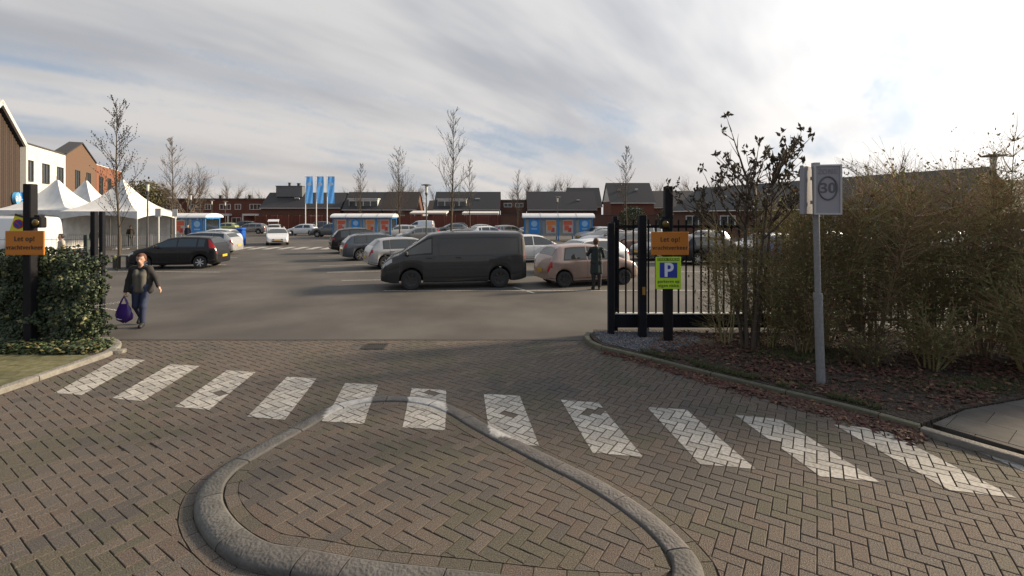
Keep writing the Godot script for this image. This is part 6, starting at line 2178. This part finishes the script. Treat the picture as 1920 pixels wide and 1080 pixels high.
# joints: hip, knee, ankle, toe per leg; shoulder, elbow, wrist per arm
func person(label: String, x: float, d: float, turn: float, j: Dictionary, wear: Dictionary, cell := 0.016, group := "") -> Node3D:
	var o := thing("person", label, "person", V(x, 0, d), turn, group)
	var skin := mat("skin", Color(0.42, 0.26, 0.19), 0.55)
	var sk := []
	var tr := []
	var coat := []
	var shoes := []
	var hem: float = wear.get("hem", 0.80)
	for s in 2:
		var g: Array = j.legs[s]
		sk.append_array([[g[0], g[1], 0.080, 0.052], [g[1], g[2], 0.054, 0.034], [g[2], g[3], 0.034, 0.030]])
		tr.append_array([[g[0], g[1], 0.098, 0.070], [g[1], g[2] + (g[1] - g[2]) * 0.08, 0.070, 0.056]])
		var heel: Vector3 = g[2] + (g[2] - g[3]).slide(Vector3.UP).normalized() * 0.03
		shoes.append([[g[2] + (g[3] - g[2]) * 0.1 + Vector3(0, -0.005, 0), g[3], 0.046, 0.040], [Vector3(heel.x, g[2].y - 0.04, heel.z), Vector3(g[3].x, g[3].y - 0.008, g[3].z), 0.036, 0.034]])
		var a: Array = j.arms[s]
		sk.append_array([[a[0], a[1], 0.044, 0.036], [a[1], a[2], 0.036, 0.025]])
		coat.append_array([[a[0], a[1], 0.064, 0.054], [a[1], a[1].lerp(a[2], 0.96), 0.054, 0.042]])
		sk.append_array([[j.hip + Vector3(0, 0.05, 0.01), a[0].lerp(j.neck, 0.35) - Vector3(0, 0.07, 0.0), 0.09, 0.055], [a[0] - Vector3(0, 0.02, 0.01), j.neck - Vector3(0, 0.02, 0.01), 0.035, 0.04]])
	tr.append([j.legs[0][0] + Vector3(0, 0.06, 0), j.legs[1][0] + Vector3(0, 0.06, 0), 0.118, 0.118])
	sk.append_array([[j.neck, j.head - Vector3(0, 0.05, 0), 0.046, 0.045], [j.hip + Vector3(0, 0, 0.01), j.hip + Vector3(0, 0.2, 0.01), 0.10, 0.09]])
	sk.append_array(head_bones(j.head, j.look))
	var body := MB.new()
	flesh(body, sk, cell, 0.03)
	for s in 2: flesh(body, j.hands[s], 0.006 if cell < 0.02 else 0.012, 0.008)
	flesh(body, head_bones(j.head, j.look), 0.008 if cell < 0.02 else 0.016, 0.02)
	put("body", body, skin, o)
	if cell < 0.02: face(o, j.head, j.look)
	var b := MB.new()
	flesh(b, tr, cell, 0.03)
	put("trousers", b, mat("trousers %s" % label, wear.trousers, 0.85), o)
	for sh in shoes:
		b = MB.new()
		flesh(b, sh, cell * 0.75, 0.02)
		put("shoe", b, mat("shoes dark", Color(0.012, 0.012, 0.014), 0.6), o)
	var w := 0.095
	var open: float = wear.get("open", 0.0)
	for s in [-1.0, 1.0]:
		var hx := Vector3(s * (w + open), 0, -open * 0.4)
		coat.append([Vector3(j.hip.x, hem + 0.08, j.hip.z) + hx * wear.get("flare", 1.05), j.hip + Vector3(0, 0.25, 0) + hx, 0.092 * wear.get("flare", 1.05), 0.082])
		coat.append([j.hip + Vector3(0, 0.25, 0) + hx, j.neck - Vector3(0, 0.10, 0) + hx * 0.92, 0.082, 0.074])
		coat.append([j.neck - Vector3(0, 0.03, 0) + Vector3(s * 0.055, 0, -0.012), j.arms[0 if s < 0.0 else 1][0], 0.056, 0.062])
	# the back, and the front too where the coat is closed
	coat.append([Vector3(j.hip.x, hem + 0.1, j.hip.z - 0.035), j.neck - Vector3(0, 0.07, 0.045), 0.115, 0.085])
	if open == 0.0: coat.append([Vector3(j.hip.x, hem + 0.1, j.hip.z + 0.03), j.neck - Vector3(0, 0.06, -0.02), 0.12, 0.085])
	b = MB.new()
	flesh(b, coat, cell, 0.035)
	put(wear.get("coat_name", "jacket"), b, tmat("coat %s" % label, wear.coat, 0.9, noise_tex("render", 256, 0.02, Color(0.86, 0.86, 0.86), Color(1, 1, 1), 4), 4.0), o)
	if wear.has("shirt"):
		b = MB.new()
		flesh(b, [[j.hip + Vector3(-0.05, -0.03, 0.03), j.hip + Vector3(-0.05, 0.3, 0.045), 0.095, 0.09], [j.hip + Vector3(0.05, -0.03, 0.03), j.hip + Vector3(0.05, 0.3, 0.045), 0.095, 0.09], [j.hip + Vector3(-0.05, 0.3, 0.04), j.neck + Vector3(-0.075, -0.12, 0.01), 0.09, 0.07], [j.hip + Vector3(0.05, 0.3, 0.04), j.neck + Vector3(0.075, -0.12, 0.01), 0.09, 0.07]], cell, 0.03)
		put("shirt", b, mat("shirt %s" % label, wear.shirt, 0.9), o)
	b = MB.new()
	var h: Vector3 = j.head
	var k: Vector3 = j.look
	var hair := [[h + Vector3(0, 0.06, 0) - k * 0.035, h + Vector3(0, 0.082, 0) + k * 0.02, 0.086, 0.062], [h + Vector3(0, 0.03, 0) - k * 0.05, h - Vector3(0, 0.03, 0) - k * 0.05, 0.075, 0.06]]
	var rt: Vector3 = Vector3.UP.cross(k).normalized()
	for s in [-1.0, 1.0]: hair.append([h + rt * s * 0.06 + Vector3(0, 0.04, 0) - k * 0.01, h + rt * s * 0.065 - Vector3(0, 0.03, 0) - k * 0.025, 0.044, 0.034])
	flesh(b, hair, 0.010 if cell < 0.02 else 0.02, 0.03)
	put("hair", b, tmat("hair %s" % label, wear.hair, 0.7, noise_tex("brick grain", 512, 0.09, Color(0.42, 0.42, 0.42), Color(1, 1, 1), 5), 6.0), o)
	return o

func standing(s := 1.0) -> Dictionary:
	var arm := func(x: float) -> Array: return [Vector3(x * 0.17, 1.36, 0), Vector3(x * 0.24, 1.10, 0.0), Vector3(x * 0.22, 0.88, 0.08)]
	return {"hip": Vector3(0, 0.9, 0), "neck": Vector3(0, 1.45, 0), "head": Vector3(0, 1.60, 0.01), "look": Vector3(0, 0, 1),
		"legs": [[Vector3(-0.09, 0.88, 0), Vector3(-0.10, 0.48, 0.02), Vector3(-0.10, 0.085, 0), Vector3(-0.12, 0.04, 0.15)], [Vector3(0.09, 0.88, 0), Vector3(0.10, 0.48, 0.02), Vector3(0.10, 0.085, 0), Vector3(0.12, 0.04, 0.15)]],
		"arms": [arm.call(-1.0), arm.call(1.0)],
		"hands": [hand(Vector3(-0.22, 0.88, 0.08), Vector3(0, -1, 0.15).normalized(), Vector3(1, 0, 0), Vector3(0, 0, 1), 0.3), hand(Vector3(0.22, 0.88, 0.08), Vector3(0, -1, 0.15).normalized(), Vector3(-1, 0, 0), Vector3(0, 0, 1), 0.3)]}

func make_people() -> void:
	# walking towards the street with a carrier bag
	var wl := Vector3(-0.275, 0.80, 0.06)
	var wr := Vector3(0.385, 0.90, 0.10)
	var j := {"hip": Vector3(0, 0.86, 0), "neck": Vector3(0.01, 1.36, 0.02), "head": Vector3(0.02, 1.515, 0.045), "look": Vector3(0.05, -0.08, 1.0).normalized(),
		"legs": [[Vector3(-0.085, 0.84, 0), Vector3(-0.085, 0.47, 0.03), Vector3(-0.13, 0.17, -0.30), Vector3(-0.14, 0.055, -0.21)], [Vector3(0.085, 0.84, 0.0), Vector3(0.085, 0.46, 0.10), Vector3(0.08, 0.085, 0.11), Vector3(0.10, 0.045, 0.27)]],
		"arms": [[Vector3(-0.165, 1.31, 0), Vector3(-0.25, 1.05, -0.02), wl], [Vector3(0.165, 1.31, 0), Vector3(0.285, 1.09, 0.0), wr]],
		"hands": [hand(wl, Vector3(0.02, -1, 0.05).normalized(), Vector3(1, 0, 0), Vector3(0, 0, 1), 1.0), hand(wr, Vector3(0.55, -0.75, 0.2).normalized(), Vector3(-0.6, -0.4, 0.2).normalized(), Vector3(0, 0.2, 1), 0.35)]}
	person("person in a dark open jacket and jeans walking with a purple bag", -8.42, 10.65, 0.25, j, {"trousers": Color(0.022, 0.032, 0.07), "coat": Color(0.030, 0.028, 0.027), "shirt": Color(0.105, 0.10, 0.085), "hair": Color(0.20, 0.075, 0.04), "hem": 0.74, "open": 0.048})
	# the purple bag
	var turn := Basis(Vector3.UP, 0.25)
	var o := thing("carrier_bag", "shiny purple carrier bag in the walking person's hand", "bag", V(-8.42, 0, 10.65) + turn * Vector3(-0.28, 0, 0.08), 0.25)
	var b := MB.new()
	var rings := []
	for i in 9:
		var f := i / 8.0
		var r := PackedVector3Array()
		var hw: float = [0.02, 0.145, 0.165, 0.165, 0.155, 0.145, 0.13, 0.11, 0.085][i]
		var hd: float = [0.015, 0.06, 0.075, 0.075, 0.068, 0.055, 0.04, 0.03, 0.02][i]
		for k in 16:
			var a := TAU * k / 16.0
			var wob := 1.0 + 0.09 * sin(a * 5.0 + i * 1.3)
			r.append(Vector3(cos(a) * hw * wob - 0.02 * f, 0.13 + f * 0.40 - 0.03 * absf(cos(a)) * float(i == 0), sin(a) * hd * wob))
		rings.append(r)
	b.loft(rings, true)
	put("bag_body", b, mat("bag purple", Color(0.055, 0.022, 0.17), 0.22), o)
	for s in [-1.0, 1.0]:
		b = MB.new()
		b.tube(PackedVector3Array([Vector3(-0.09, 0.52, s * 0.02), Vector3(-0.05, 0.62, s * 0.02), Vector3(-0.01, 0.705, s * 0.012), Vector3(0.03, 0.62, s * 0.02), Vector3(0.06, 0.52, s * 0.02)]), PackedFloat32Array([0.012, 0.011, 0.012, 0.011, 0.012]), 6)
		put("handle", b, mat("bag purple"), o)
	b = MB.new()
	b.tube(PackedVector3Array([Vector3(-0.12, 0.23, 0.078), Vector3(-0.07, 0.205, 0.085), Vector3(-0.01, 0.20, 0.086)]), PackedFloat32Array([0.006, 0.014, 0.006]), 6)
	put("print", b, mat("bag print", Color(0.5, 0.46, 0.6), 0.4), o)
	# person beside the pink car, seen from behind, hands raised to the window
	j = standing()
	j.head = Vector3(-0.02, 1.61, -0.02)
	j.look = Vector3(-0.35, -0.1, -1).normalized()
	j.arms = [[Vector3(-0.18, 1.38, 0), Vector3(-0.27, 1.18, -0.12), Vector3(-0.26, 1.22, -0.36)], [Vector3(0.18, 1.38, 0), Vector3(0.26, 1.13, -0.08), Vector3(0.20, 1.10, -0.32)]]
	j.hands = [hand(Vector3(-0.26, 1.22, -0.36), Vector3(0.1, 0.3, -1).normalized(), Vector3(0, -1, 0), Vector3(1, 0, 0), 0.4), hand(Vector3(0.20, 1.10, -0.32), Vector3(-0.1, 0.2, -1).normalized(), Vector3(0, -1, 0), Vector3(-1, 0, 0), 0.4)]
	for g in j.legs: g[3] = Vector3(g[3].x, 0.04, -0.13)
	person("person in a long dark green coat standing beside the pink car", 2.86, 15.9, 0.0, j, {"trousers": Color(0.02, 0.018, 0.02), "coat": Color(0.020, 0.030, 0.029), "coat_name": "coat", "hair": Color(0.20, 0.11, 0.055), "hem": 0.52, "flare": 1.15})
	# people near the tents
	person("person in a beige top and blue jeans behind the ivy hedge", -19.4, 20.2, -0.5, standing(), {"trousers": Color(0.03, 0.07, 0.2), "coat": Color(0.45, 0.39, 0.33), "hair": Color(0.05, 0.035, 0.03), "hem": 0.82}, 0.03, "shoppers")
	person("person in dark clothes by the tent entrance", -29.9, 33.6, 0.4, standing(), {"trousers": Color(0.02, 0.025, 0.04), "coat": Color(0.02, 0.022, 0.026), "hair": Color(0.02, 0.016, 0.014), "hem": 0.75}, 0.03, "shoppers")
	person("person in a dark coat inside the open tent", -31.2, 38.4, 0.6, standing(), {"trousers": Color(0.02, 0.02, 0.02), "coat": Color(0.03, 0.028, 0.024), "hair": Color(0.05, 0.03, 0.02), "hem": 0.7}, 0.03, "shoppers")
	person("person in a dark blue jacket near the small shelter", -29.0, 42.0, 0.2, standing(), {"trousers": Color(0.02, 0.02, 0.03), "coat": Color(0.012, 0.018, 0.05), "hair": Color(0.03, 0.02, 0.015), "hem": 0.78}, 0.03, "shoppers")

func _ready() -> void:
	rng.seed = 4711
	make_camera()
	make_sky()
	make_sun()
	make_ground()
	make_buildings()
	make_lot()
	make_cars()
	make_gates()
	make_plants()
	make_people()
